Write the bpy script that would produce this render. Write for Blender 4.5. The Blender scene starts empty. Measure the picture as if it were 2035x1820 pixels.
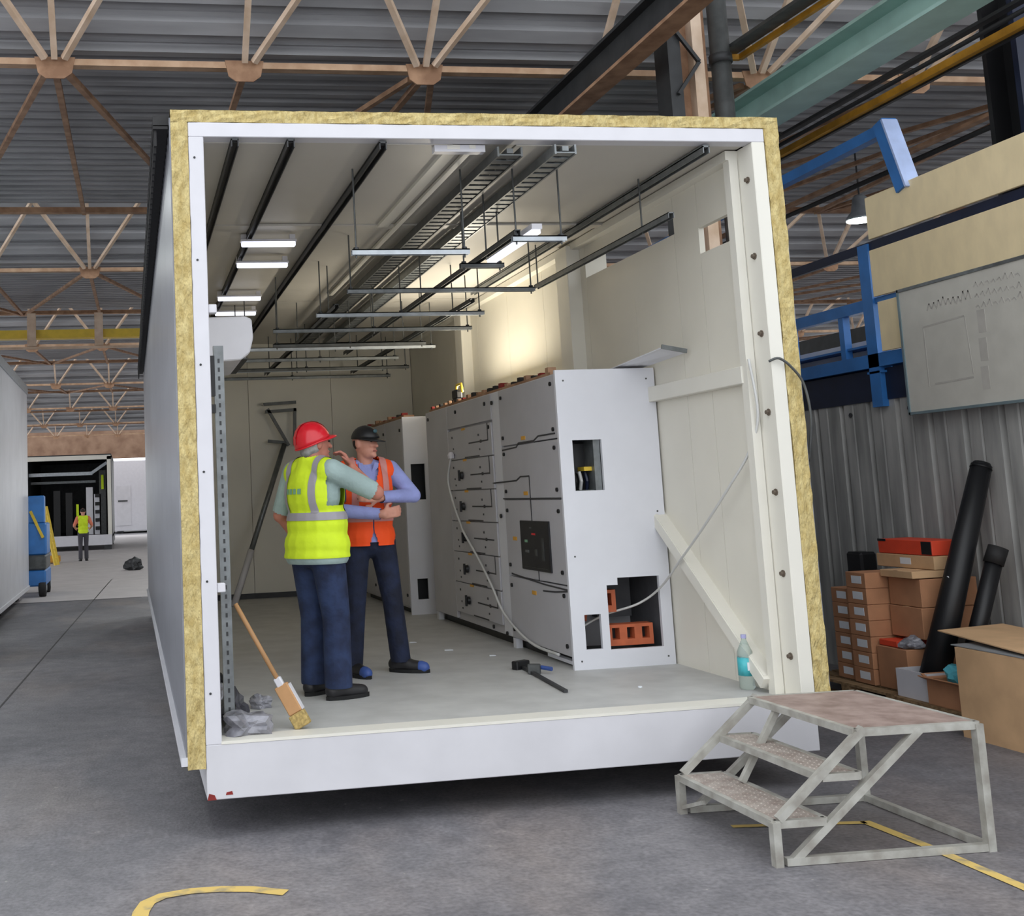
import bpy, bmesh, math, random
from mathutils import Vector, Matrix
random.seed(7)
S = bpy.context.scene
C = S.collection

# ------------------------------------------------------------------ camera
cam_d = bpy.data.cameras.new('camera')
cam = bpy.data.objects.new('camera', cam_d); C.objects.link(cam)
F, CX, CY = 2216.97, 595.95, 724.22
cam_d.sensor_fit = 'HORIZONTAL'; cam_d.sensor_width = 36.0
cam_d.lens = F / 2035 * 36.0
cam_d.shift_x = (1017.5 - CX) / 2035
cam_d.shift_y = (CY - 910.0) / 2035
cam_d.clip_start = 0.05; cam_d.clip_end = 300
r_ = Vector((0.98790809, -0.14973485, -0.04021304)); u_ = Vector((0.02171762, -0.12316631, 0.99214838)); f_ = Vector((0.15351208, 0.98102474, 0.11842511))
M = Matrix((r_, u_, -f_)).transposed().to_4x4(); M.translation = (-0.381, -6.2749, 1.8032)
cam.matrix_world = M
S.camera = cam

# ------------------------------------------------------------------ world, light, exposure
w = bpy.data.worlds.new('overcast'); S.world = w; w.use_nodes = True
bg = w.node_tree.nodes['Background']; bg.inputs[0].default_value = (0.93, 0.965, 1.0, 1); bg.inputs[1].default_value = 1.9
S.view_settings.view_transform = 'Standard'; S.view_settings.look = 'None'
S.view_settings.gamma = 1.0; S.view_settings.use_curve_mapping = False
S.view_settings.exposure = 0.0

# ------------------------------------------------------------------ materials
def lin(c):
    def g(v):
        v /= 255.0
        return v / 12.92 if v <= 0.04045 else ((v + 0.055) / 1.055) ** 2.4
    return (g(c[0]), g(c[1]), g(c[2]), 1)
MATS = {}
def mat(name, c, rough=.6, metal=0.0, var=.12, scale=6.0, bump=0.0, bscale=60.0, c2=None, stretch=None, emit=0.0, trans=0.0, coat=0.0, detail=4.0, lo=.35, hi=.65):
    if name in MATS: return MATS[name]
    m = bpy.data.materials.new(name); m.use_nodes = True; nt = m.node_tree; N = nt.nodes; L = nt.links
    b = N['Principled BSDF']; b.inputs['Roughness'].default_value = rough; b.inputs['Metallic'].default_value = metal
    if coat: b.inputs['Coat Weight'].default_value = coat
    if trans: b.inputs['Transmission Weight'].default_value = trans
    tc = N.new('ShaderNodeTexCoord'); mp = N.new('ShaderNodeMapping'); L.new(tc.outputs['Object'], mp.inputs[0])
    if stretch: mp.inputs['Scale'].default_value = stretch
    nz = N.new('ShaderNodeTexNoise'); nz.inputs['Scale'].default_value = scale; nz.inputs['Detail'].default_value = detail; L.new(mp.outputs[0], nz.inputs['Vector'])
    rp = N.new('ShaderNodeValToRGB'); L.new(nz.outputs['Fac'], rp.inputs[0])
    a = lin(c)
    bcol = lin(c2) if c2 else tuple(min(1, v * (1 - var)) for v in a[:3]) + (1,)
    acol = a if c2 else tuple(min(1, v * (1 + var * .6)) for v in a[:3]) + (1,)
    rp.color_ramp.elements[0].position = lo; rp.color_ramp.elements[0].color = bcol
    rp.color_ramp.elements[1].position = hi; rp.color_ramp.elements[1].color = acol
    L.new(rp.outputs[0], b.inputs['Base Color'])
    if bump:
        n2 = N.new('ShaderNodeTexNoise'); n2.inputs['Scale'].default_value = bscale; n2.inputs['Detail'].default_value = 3; L.new(mp.outputs[0], n2.inputs['Vector'])
        bp = N.new('ShaderNodeBump'); bp.inputs['Strength'].default_value = bump; bp.inputs['Distance'].default_value = .02
        L.new(n2.outputs['Fac'], bp.inputs['Height']); L.new(bp.outputs[0], b.inputs['Normal'])
    if emit:
        b.inputs['Emission Color'].default_value = a; b.inputs['Emission Strength'].default_value = emit
    MATS[name] = m
    return m

def concrete():
    m = bpy.data.materials.new('factory_concrete'); m.use_nodes = True; nt = m.node_tree; N = nt.nodes; L = nt.links
    b = N['Principled BSDF']; b.inputs['Roughness'].default_value = .55
    tc = N.new('ShaderNodeTexCoord')
    def noise(s, d, st=(1, 1, 1)):
        mp = N.new('ShaderNodeMapping'); mp.inputs['Scale'].default_value = st; L.new(tc.outputs['Object'], mp.inputs[0])
        n = N.new('ShaderNodeTexNoise'); n.inputs['Scale'].default_value = s; n.inputs['Detail'].default_value = d; L.new(mp.outputs[0], n.inputs['Vector']); return n
    def ramp(src, e):
        r = N.new('ShaderNodeValToRGB'); L.new(src.outputs['Fac'], r.inputs[0])
        r.color_ramp.elements[0].position = e[0][0]; r.color_ramp.elements[0].color = e[0][1]
        r.color_ramp.elements[1].position = e[1][0]; r.color_ramp.elements[1].color = e[1][1]
        for p, c in e[2:]:
            x = r.color_ramp.elements.new(p); x.color = c
        return r
    def mixc(a, bb, fac, mode='MIX'):
        mx = N.new('ShaderNodeMixRGB'); mx.blend_type = mode
        L.new(a, mx.inputs[1]); L.new(bb, mx.inputs[2])
        if isinstance(fac, float): mx.inputs[0].default_value = fac
        else: L.new(fac, mx.inputs[0])
        return mx.outputs[0]
    base = ramp(noise(.55, 8), [(.32, lin((99, 98, 103))), (.68, lin((131, 129, 133)))])
    warm = ramp(noise(.9, 5, (1, .5, 1)), [(.5, (0, 0, 0, 1)), (.72, (.45, .45, .45, 1))])
    rgb = N.new('ShaderNodeRGB'); rgb.outputs[0].default_value = lin((148, 136, 129))
    c1 = mixc(base.outputs[0], rgb.outputs[0], warm.outputs[0])
    fine = ramp(noise(38, 6), [(.3, (.70, .70, .70, 1)), (.72, (1.16, 1.16, 1.16, 1))])
    mid = ramp(noise(7, 7), [(.3, (.80, .80, .81, 1)), (.7, (1.14, 1.13, 1.12, 1))])
    c2 = mixc(mixc(c1, fine.outputs[0], 1.0, 'MULTIPLY'), mid.outputs[0], 1.0, 'MULTIPLY')
    # pale specks of plaster dust and dark oil drips
    sp = ramp(noise(14, 2), [(.735, (0, 0, 0, 1)), (.77, (.55, .55, .55, 1))])
    pale = N.new('ShaderNodeRGB'); pale.outputs[0].default_value = lin((180, 174, 166))
    c3 = mixc(c2, pale.outputs[0], sp.outputs[0])
    st = ramp(noise(2.2, 4, (1, .7, 1)), [(.63, (0, 0, 0, 1)), (.75, (.5, .5, .5, 1))])
    dark = N.new('ShaderNodeRGB'); dark.outputs[0].default_value = lin((84, 82, 86))
    c4 = mixc(c3, dark.outputs[0], st.outputs[0])
    L.new(c4, b.inputs['Base Color'])
    rr = ramp(noise(1.3, 5), [(.3, (.42, .42, .42, 1)), (.7, (.68, .68, .68, 1))]); L.new(rr.outputs[0], b.inputs['Roughness'])
    bp = N.new('ShaderNodeBump'); bp.inputs['Strength'].default_value = .25; bp.inputs['Distance'].default_value = .01
    nb = noise(55, 4); L.new(nb.outputs['Fac'], bp.inputs['Height']); L.new(bp.outputs[0], b.inputs['Normal'])
    return m

m_conc = concrete()
m_white = mat('white_paint', (212, 211, 217), .38, var=.03)
m_whitesteel = mat('white_steel', (208, 207, 212), .35, var=.05, scale=3)
m_cream = mat('cream_panel', (226, 222, 210), .45, var=.03, scale=2)
m_ceil = mat('ceiling_panel_grey', (196, 192, 184), .45, var=.03, scale=2)
m_creamtrim = mat('cream_trim', (226, 223, 213), .42, var=.03, scale=2)
m_cladding = mat('grey_cladding', (138, 140, 148), .34, metal=.2, var=.08, scale=2, stretch=(1, .3, 1.5))
m_lightclad = mat('light_grey_cladding', (206, 206, 212), .38, metal=.0, var=.05, scale=2)
m_wool = mat('mineral_wool', (212, 194, 138), .95, c2=(184, 162, 104), scale=30, bump=.9, bscale=90, stretch=(1, 1, .4))
m_vinyl = mat('grey_vinyl', (190, 190, 188), .5, var=.1, scale=4, bump=.05)
m_black = mat('black_plastic', (22, 22, 25), .45, var=.1)
m_rubber = mat('black_rubber', (30, 29, 30), .7, var=.2, scale=20)
m_dark = mat('dark_steel', (62, 63, 65), .5, metal=.4, var=.2)
m_galv = mat('galvanised', (126, 130, 132), .42, metal=.55, var=.2, scale=12)
m_galvlt = mat('bright_galvanised', (176, 182, 188), .35, metal=.5, var=.12, scale=12)
m_galvdk = mat('dull_galvanised', (88, 90, 90), .5, metal=.5, var=.2, scale=12)
m_deck = mat('roof_deck', (160, 160, 163), .55, metal=.1, var=.18, scale=3, stretch=(.25, 2, 1))
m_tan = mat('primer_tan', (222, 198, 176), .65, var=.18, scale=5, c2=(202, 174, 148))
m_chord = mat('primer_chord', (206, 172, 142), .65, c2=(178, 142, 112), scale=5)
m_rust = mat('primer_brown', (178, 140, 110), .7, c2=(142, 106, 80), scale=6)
m_teal = mat('teal_paint', (160, 194, 186), .45, var=.1, scale=4)
m_orange = mat('orange_paint', (198, 142, 40), .5, var=.2)
m_yellow = mat('yellow_paint', (226, 192, 60), .45, var=.1)
m_blue = mat('blue_paint', (52, 116, 186), .42, var=.12, scale=5)
m_navy = mat('navy_paint', (20, 30, 56), .45, var=.15)
m_beige = mat('beige_board', (242, 222, 180), .7, var=.06, scale=8, stretch=(1, 1, .5))
m_wb = mat('whiteboard_face', (204, 201, 192), .4, var=.06, scale=5)
m_marker = mat('smudged_marker', (188, 184, 177), .7, var=.1)
m_wbframe = mat('whiteboard_frame', (128, 146, 152), .4, metal=.3, var=.1)
m_corr = mat('weathered_sheet', (176, 175, 172), .6, metal=.0, c2=(138, 138, 136), scale=3, stretch=(1, 2.5, .35))
m_card = mat('cardboard', (176, 126, 92), .85, var=.12, scale=5)
m_cardlt = mat('pale_cardboard', (204, 166, 126), .85, var=.1, scale=5)
m_wood = mat('pallet_wood', (150, 122, 88), .8, c2=(110, 86, 58), scale=5, stretch=(1, 6, 6))
m_label = mat('paper_label', (226, 230, 236), .6, var=.02)
m_redbox = mat('orange_red_card', (220, 72, 44), .6, var=.08)
m_cabgrey = mat('cabinet_grey', (222, 223, 230), .42, var=.03, scale=3)
m_cabdoor = mat('cabinet_door_grey', (190, 189, 194), .45, var=.04, scale=3)
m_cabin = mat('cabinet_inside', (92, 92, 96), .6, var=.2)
m_mimic = mat('mimic_line', (60, 60, 64), .5, var=.05)
m_tag = mat('amber_label', (224, 166, 62), .5, var=.08)
m_terra = mat('terracotta_insulator', (190, 98, 62), .6, var=.15, scale=9)
m_red = mat('red_plastic', (218, 20, 40), .3, var=.05, coat=.3)
m_hvy = mat('hi_vis_yellow', (214, 240, 40), .75, var=.06, scale=9, bump=.5, bscale=9)
m_hvo = mat('hi_vis_orange', (255, 84, 22), .75, var=.06, scale=9, bump=.5, bscale=9)
m_reflect = mat('reflective_tape', (158, 154, 162), .4, var=.06)
m_reflectp = mat('pale_pink_tape', (206, 138, 132), .5, var=.06)
m_sage = mat('sage_cotton', (158, 178, 176), .85, var=.12, scale=7, bump=.5, bscale=14)
m_periw = mat('periwinkle_cotton', (150, 158, 214), .85, var=.12, scale=7, bump=.5, bscale=14)
m_denim = mat('denim', (40, 56, 92), .85, c2=(24, 34, 62), scale=9, bump=.6, bscale=16)
m_denimdk = mat('dark_denim', (28, 38, 66), .85, c2=(16, 22, 42), scale=9, bump=.6, bscale=16)
m_skin = mat('skin', (206, 146, 126), .55, var=.08, scale=14)
m_skin2 = mat('tanned_skin', (190, 124, 106), .55, var=.1, scale=14)
m_hair = mat('grey_hair', (170, 170, 168), .8, var=.25, scale=40)
m_hairdk = mat('dark_hair', (44, 34, 30), .8, var=.25, scale=40)
m_mouth = mat('lips', (150, 82, 78), .6, var=.05)
m_shoe = mat('black_leather', (30, 29, 32), .5, var=.15, scale=12)
m_shoeb = mat('blue_overshoe', (58, 84, 150), .5, var=.1)
m_sole = mat('shoe_sole', (20, 20, 21), .8, var=.1)
m_print = mat('teal_print', (126, 170, 140), .7, var=.1)
m_floorpaint = mat('floor_paint', (214, 184, 106), .7, c2=(158, 144, 112), scale=9, lo=.32, hi=.5)
m_tread = mat('worn_steel', (178, 168, 160), .5, metal=.15, c2=(150, 136, 128), scale=14, bump=.15, bscale=70)
m_frame = mat('grey_angle_steel', (182, 181, 174), .45, metal=.15, c2=(150, 146, 138), scale=10)
m_deckpl = mat('rusty_plate', (166, 146, 138), .6, metal=.15, c2=(136, 116, 108), scale=9, bump=.1)
m_bristle = mat('bristles', (176, 152, 96), .9, var=.3, scale=60)
m_woodh = mat('broom_wood', (184, 140, 96), .6, var=.15, scale=5)
m_bag = mat('grey_polythene', (152, 152, 160), .25, var=.3, scale=8, c2=(96, 96, 102))
m_bagdk = mat('dark_polythene', (74, 74, 80), .3, var=.3, scale=8)
m_aqua = mat('aqua_label', (70, 176, 186), .4, var=.15, scale=20)
m_cyan = mat('cyan_plastic', (92, 186, 204), .4, var=.1)
m_cablew = mat('white_cable', (204, 204, 202), .5, var=.05)
m_screen = mat('breaker_face', (34, 35, 40), .35, var=.2, scale=20)
m_brownwall = mat('brown_cladding', (150, 120, 98), .7, c2=(122, 92, 72), scale=1.5)
m_lampglow = mat('lamp_glow', (240, 255, 250), .4, emit=14.0, var=0)
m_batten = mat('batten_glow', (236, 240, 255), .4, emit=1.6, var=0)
m_worklamp = mat('work_lamp_glow', (255, 236, 188), .4, emit=1.5, var=0)
def clear_plastic():
    m = mat('clear_plastic', (226, 240, 238), .08, trans=.85, var=.02); m.node_tree.nodes['Principled BSDF'].inputs['IOR'].default_value = 1.2; return m
m_clear = clear_plastic()

# ------------------------------------------------------------------ mesh helpers
class MB:
    def __init__(s): s.v = []; s.f = []
    def add(s, vs, fs):
        o = len(s.v); s.v += [tuple(x) for x in vs]; s.f += [tuple(i + o for i in f) for f in fs]; return s
    def box(s, x0, x1, y0, y1, z0, z1):
        if x0 > x1: x0, x1 = x1, x0
        if y0 > y1: y0, y1 = y1, y0
        if z0 > z1: z0, z1 = z1, z0
        return s.add([(x0, y0, z0), (x1, y0, z0), (x1, y1, z0), (x0, y1, z0), (x0, y0, z1), (x1, y0, z1), (x1, y1, z1), (x0, y1, z1)],
                     [(3, 2, 1, 0), (4, 5, 6, 7), (0, 1, 5, 4), (1, 2, 6, 5), (2, 3, 7, 6), (3, 0, 4, 7)])
    def bar(s, p, q, a, b=None, up=(0, 0, 1)):
        """box from p to q; a = width sideways, b = width along 'up'"""
        b = b or a; p = Vector(p); q = Vector(q); d = (q - p).normalized(); U = Vector(up)
        if abs(d.dot(U)) > .98: U = Vector((0, 1, 0))
        sd = d.cross(U).normalized() * a / 2; uu = sd.normalized().cross(d).normalized() * b / 2
        vs = [p - sd - uu, p + sd - uu, p + sd + uu, p - sd + uu, q - sd - uu, q + sd - uu, q + sd + uu, q - sd + uu]
        return s.add(vs, [(0, 1, 2, 3), (7, 6, 5, 4), (0, 4, 5, 1), (1, 5, 6, 2), (2, 6, 7, 3), (3, 7, 4, 0)])
    def tube(s, pts, r, n=8, cap=True):
        pts = [Vector(p) for p in pts]; rs = r if isinstance(r, (list, tuple)) else [r] * len(pts); rings = []
        prev = None
        for i, p in enumerate(pts):
            d = (pts[min(i + 1, len(pts) - 1)] - pts[max(i - 1, 0)]).normalized()
            if prev is None:
                a = d.orthogonal().normalized()
            else:
                a = (prev - d * prev.dot(d)).normalized()
            prev = a; b = d.cross(a)
            rings.append([p + (a * math.cos(t) + b * math.sin(t)) * rs[i] for t in [2 * math.pi * k / n for k in range(n)]])
        vs = [v for rg in rings for v in rg]; fs = []
        for i in range(len(rings) - 1):
            for k in range(n):
                fs.append((i * n + k, i * n + (k + 1) % n, (i + 1) * n + (k + 1) % n, (i + 1) * n + k))
        if cap: fs += [tuple(range(n - 1, -1, -1)), tuple((len(rings) - 1) * n + k for k in range(n))]
        return s.add(vs, fs)
    def lathe(s, c, prof, n=16, axis='z'):
        vs = []; fs = []
        for (r, h) in prof:
            for k in range(n):
                t = 2 * math.pi * k / n; a, b = r * math.cos(t), r * math.sin(t)
                vs.append(Vector(c) + (Vector((a, b, h)) if axis == 'z' else Vector((h, a, b)) if axis == 'x' else Vector((b, h, a))))
        for i in range(len(prof) - 1):
            for k in range(n): fs.append((i * n + k, i * n + (k + 1) % n, (i + 1) * n + (k + 1) % n, (i + 1) * n + k))
        fs += [tuple(range(n - 1, -1, -1)), tuple((len(prof) - 1) * n + k for k in range(n))]
        return s.add(vs, fs)
    def prism(s, poly, axis, a, b):
        """poly: 2D points in the plane across the axis, extruded a..b"""
        n = len(poly)
        def P(u, v, t): return (t, u, v) if axis == 'x' else (u, t, v) if axis == 'y' else (u, v, t)
        vs = [P(u, v, a) for u, v in poly] + [P(u, v, b) for u, v in poly]
        return s.add(vs, [tuple(range(n - 1, -1, -1)), tuple(range(n, 2 * n))] + [(i, (i + 1) % n, n + (i + 1) % n, n + i) for i in range(n)])
    def build(s, name, m, parent=None, smooth=False, bevel=0.0, mw=None):
        me = bpy.data.meshes.new(name); me.from_pydata(s.v, [], s.f); me.update()
        bm = bmesh.new(); bm.from_mesh(me); bmesh.ops.recalc_face_normals(bm, faces=bm.faces)
        if bevel: bmesh.ops.bevel(bm, geom=bm.edges[:], offset=bevel, segments=1, affect='EDGES', clamp_overlap=True)
        bm.to_mesh(me); bm.free()
        if smooth:
            for p in me.polygons: p.use_smooth = True
        return link(name, me, m, parent)
def link(name, me, m, parent=None):
    o = bpy.data.objects.new(name, me); C.objects.link(o)
    if m is not None:
        me.materials.clear(); me.materials.append(m)
    if parent is not None: put(o, parent)
    return o
def put(o, parent):
    o.parent = parent; o.matrix_parent_inverse = parent_world(parent).inverted()
def parent_world(p):
    m = Matrix.LocRotScale(p.location, p.rotation_euler, p.scale)
    return m if p.parent is None else parent_world(p.parent) @ p.matrix_parent_inverse @ m
def tag(o, label, cat=None, group=None, kind=None):
    if label: o['label'] = label
    if cat: o['category'] = cat
    if group: o['group'] = group
    if kind: o['kind'] = kind
    return o
def thing(name, loc, label, cat, group=None, kind=None):
    o = bpy.data.objects.new(name, None); C.objects.link(o); o.location = loc; o.empty_display_size = .1
    return tag(o, label, cat, group, kind)
def struct(o, label=None): o['kind'] = 'structure'; return tag(o, label) if label else o
def arc(c, r, a0, a1, n): return [(c[0] + r * math.cos(a0 + (a1 - a0) * i / n), c[1] + r * math.sin(a0 + (a1 - a0) * i / n)) for i in range(n + 1)]

# ================================================================== HALL
# floor with a few sawn joints as recessed dark strips
fl = MB().box(-14, 24, -14, 80, -.2, 0).build('floor', m_conc); struct(fl, 'stained grey concrete factory floor')
m_joint = mat('floor_joint', (74, 72, 72), .9, var=.1)
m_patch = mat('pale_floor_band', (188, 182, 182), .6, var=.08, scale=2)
for a, b, wd in (((-1.95, -3.5), (-.85, 22), .018), ((-14, 15.9), (-.2, 16.1), .03), ((-2.6, -13), (-1.95, -3.5), .018)):
    MB().bar((a[0], a[1], .0015), (b[0], b[1], .0015), wd, .003).build('floor_joint', m_joint, fl)
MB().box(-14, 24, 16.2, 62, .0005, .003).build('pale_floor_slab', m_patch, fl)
def ribbon(pts, wd):
    b = MB(); n = len(pts); L_ = []; 
    for i in range(n):
        d = Vector(pts[min(i + 1, n - 1)]) - Vector(pts[max(i - 1, 0)]); d = Vector((d[0], d[1])).normalized(); nn = Vector((-d.y, d.x)) * wd / 2
        L_.append((pts[i][0] + nn.x, pts[i][1] + nn.y, pts[i][0] - nn.x, pts[i][1] - nn.y))
    vs = []; fs = []
    for (a, c, d, e) in L_: vs += [(a, c, .004), (d, e, .004)]
    for i in range(n - 1): fs.append((2 * i, 2 * i + 1, 2 * i + 3, 2 * i + 2))
    return b.add(vs, fs)
arcp = [(-.42, -1.5), (-.39, -1.2), (-.37, -1.0), (-.34, -.89), (-.27, -.82), (-.14, -.79), (0, -.80), (.14, -.84), (.29, -.93)]
ribbon(arcp, .075).build('painted_line', m_floorpaint, fl)
ribbon([(2.7, -.58), (3.0, -.635), (3.38, -.71)], .045).build('painted_line', m_floorpaint, fl)
ribbon([(3.385, -.69), (3.41, -1.15), (3.41, -2.6)], .06).build('painted_line', m_floorpaint, fl)

# roof: saw-tooth deck, ribs along X; the saw-tooth gaps face away from the camera and let daylight in
ZV, ZR = 5.92, 6.32
YC = [3.63 + 9.05 * k for k in range(-1, 7)]
RUNL = 2.2
def deck():
    b = MB(); prof = []
    def seg(y0, z0, y1, z1):
        L_ = math.hypot(y1 - y0, z1 - z0); n = max(1, round(L_ / .30)); st = 1.0 / n
        nx, nz = -(z1 - z0) / L_, (y1 - y0) / L_
        for i in range(n):
            for t, d in ((0, 0), (.42, 0), (.5, .1), (.92, .1)):
                tt = (i + t) * st; prof.append((y0 + (y1 - y0) * tt + nx * d, z0 + (z1 - z0) * tt + nz * d))
    for k in range(len(YC) - 1):
        seg(YC[k], ZV, YC[k + 1] - RUNL, ZR); prof.append(None); seg(YC[k + 1] - RUNL, ZR + 1.6, YC[k + 1], ZV)
    runs = [[]]
    for q in prof:
        if q is None: runs.append([])
        elif q[0] > .6: runs[-1].append(q)
    for run in runs:
        for dz in (0, .1):
            vs = []
            for (y, z) in run: vs += [(-13, y, z + dz), (24, y, z + dz)]
            b.add(vs, [(2 * i, 2 * i + 1, 2 * i + 3, 2 * i + 2) for i in range(len(run) - 1)])
    return b
struct(deck().build('ceiling', m_deck), 'grey ribbed metal roof deck of the hall')
NX = [-.96 + 1.715 * i for i in range(-6, 14)]
for k, y in enumerate(YC):
    if k == 0: continue
    far = k > 3
    t = thing('roof_truss', (0, y, 5.8), ['', 'nearest tan roof truss with gusset plates above the white module', 'second tan roof truss back, partly behind the dark module edge', 'third roof truss back, just behind the yellow crane beam', 'fourth roof truss back in the far hall', 'fifth roof truss back in the far hall', 'sixth roof truss back in the far hall', 'farthest roof truss before the end wall'][k], 'truss', 'roof trusses of the hall')
    MB().box(-13, 24, y - .05, y + .05, 5.76, 5.82).build('bottom_chord', m_chord, t)
    yr = y + 9.05 - RUNL
    xs = NX if k < 4 else NX[2:9]
    if k + 1 < len(YC) or True:
        MB().box(-13, 24, yr - .06, yr + .06, 6.2, 6.28).build('ridge_purlin', m_rust, t)
    for i, x in enumerate(xs):
        g = MB().prism([(x - .18, 5.83), (x + .18, 5.83), (x + .15, 5.68), (x + .08, 5.63), (x - .08, 5.63), (x - .15, 5.68)], 'y', y - .06, y - .045).build('gusset_plate', m_rust, t)
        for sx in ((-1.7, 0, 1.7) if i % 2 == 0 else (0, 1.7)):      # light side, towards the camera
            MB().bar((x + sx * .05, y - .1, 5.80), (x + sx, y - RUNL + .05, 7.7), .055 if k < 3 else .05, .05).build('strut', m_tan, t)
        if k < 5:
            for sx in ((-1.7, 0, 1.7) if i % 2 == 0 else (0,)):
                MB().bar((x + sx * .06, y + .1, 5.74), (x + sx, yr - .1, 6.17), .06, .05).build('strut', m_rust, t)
# end wall, side walls
wb_ = MB().box(-14, -13.4, 62, 62.3, 0, 6.4).box(9.5, 24, 62, 62.3, 0, 6.4).box(-13.4, 9.5, 62, 62.3, 4.6, 6.4)
struct(wb_.build('wall_back', m_brownwall), 'brown end wall of the hall with an open gateway')
struct(MB().box(24, 24.3, -6, 62, 0, 3.2).build('wall_right', m_brownwall), 'low brown cladding along the far right of the hall')

# crane gear under the roof
def ibeam(name, x, w_, z0, z1, y0, y1, m, mb=None, parent=None, tf=.03, tw=.02):
    t = parent
    MB().box(x - w_ / 2, x + w_ / 2, y0, y1, z1 - tf, z1).build('top_flange', m, t)
    MB().box(x - tw / 2, x + tw / 2, y0, y1, z0 + tf, z1 - tf).build('web', m, t)
    MB().box(x - w_ / 2, x + w_ / 2, y0, y1, z0, z0 + tf).build('bottom_flange', mb or m, t)
t = thing('crane_girder', (5.73, 6, 5.2), 'wide teal steel crane girder running over the module corner', 'girder'); ibeam('g', 5.73, .36, 5.19, 5.5, -3.5, 12, m_teal, None, t)
t = thing('crane_girder', (3.95, 6, 5.35), 'dark grey steel girder with brown lower flange above the module', 'girder'); ibeam('g', 3.93, .2, 5.38, 5.72, -2, 7.5, m_dark, m_rust, t)
t = thing('conductor_rail', (7.07, 5, 5.5), 'thin orange conductor rail running under the roof on the right', 'rail')
MB().box(7.04, 7.10, -2, 14, 5.45, 5.52).build('rail', m_orange, t); MB().box(7.10, 7.14, -2, 14, 5.43, 5.50).build('backing_bar', m_dark, t)
t = thing('conductor_rail', (5.25, 2, 5.6), 'short orange edged rail beside the grey hall column', 'rail')
MB().bar((5.36, .4, 5.62), (5.20, 2.75, 5.62), .04, .05).build('rail', m_orange, t); MB().bar((5.24, .4, 5.66), (5.08, 2.75, 5.66), .16, .03).build('backing_bar', m_galvdk, t); MB().bar((5.20, 2.75, 5.62), (5.06, 2.76, 5.62), .04, .05).build('rail_end', m_orange, t)
# festoon cables: dark swags along the right bay
t = thing('festoon_cable', (8.2, 5, 5.3), 'dark straight festoon cable slung below the roof on the right', 'cable')
pts = [(8.6 + .02 * math.sin(i), 0.5 + i * .16, 5.36 + .012 * math.sin(i * 1.9)) for i in range(80)]
MB().tube([pts[0], pts[-1]], .03, 6).build('cable', m_rubber, t, True); MB().box(8.55, 8.65, .4, 13.5, 5.46, 5.5).build('carrier_rail', m_rust, t)
t = thing('festoon_cable', (6.6, 5, 5.0), 'thin dark cable between the teal girder and the orange rail', 'cable')
pts = [(6.75 + .02 * math.sin(i), .5 + i * .16, 5.43 + .012 * math.sin(i * 1.7)) for i in range(70)]
MB().tube([pts[0], pts[-1]], .022, 6).build('cable', m_rubber, t, True); MB().box(6.71, 6.79, .4, 12, 5.5, 5.53).build('carrier_rail', m_dark, t)
# hall column with pipes
t = thing('hall_column', (4.6, 2.7, 0), 'rust streaked hall column with a dark flange behind the module roof', 'column')
MB().box(4.42, 4.54, 2.6, 2.85, 0, 6.3).build('flange', m_dark, t); MB().box(4.54, 4.66, 2.7, 2.74, 0, 6.3).build('web', m_rust, t)
MB().box(4.66, 4.76, 2.6, 2.85, 0, 6.3).build('flange', m_tan, t); MB().box(4.76, 4.82, 2.66, 2.8, 0, 6.3).build('stiffener', m_rust, t)
MB().bar((4.48, 2.58, 5.2), (4.70, 2.58, 5.5), .03).build('lacing_bar', m_dark, t); MB().bar((4.70, 2.58, 5.5), (4.48, 2.58, 5.8), .03).build('lacing_bar', m_dark, t)
t = thing('drain_pipe', (4.94, 2.62, 0), 'smooth grey drain pipe beside the rusty hall column', 'pipe')
MB().tube([(4.93, 2.62, 0), (4.93, 2.62, 6.35)], .085, 14).build('pipe', m_galvdk, t, True); MB().tube([(4.93, 2.62, 5.5), (4.93, 2.62, 5.58)], .1, 14).build('collar', m_dark, t, True)
# dark column on the right edge
t = thing('hall_column', (7.62, 2.25, 0), 'black column at the right edge of the picture above the boards', 'column')
MB().box(7.45, 7.85, 2.1, 2.16, 0, 6.2).build('flange', m_navy, t); MB().box(7.63, 7.67, 2.16, 2.45, 0, 6.2).build('web', m_black, t); MB().box(7.45, 7.85, 2.45, 2.5, 0, 6.2).build('flange', m_black, t)
# yellow crane bridge in the far bay
t = thing('crane_bridge', (-2, 18, 5.45), 'yellow crane bridge beam across the far bay on the left', 'crane')
MB().box(-13, 5.5, 17.7, 17.95, 5.38, 5.56).build('beam', m_yellow, t)
for x in (-2.35, -.95, .8, 2.6): MB().box(x - .09, x + .09, 17.6, 17.68, 5.2, 5.9).build('hanger', m_tan, t)
MB().box(-13, 5.5, 17.64, 17.7, 5.14, 5.19).build('lower_rail', m_tan, t)
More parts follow.
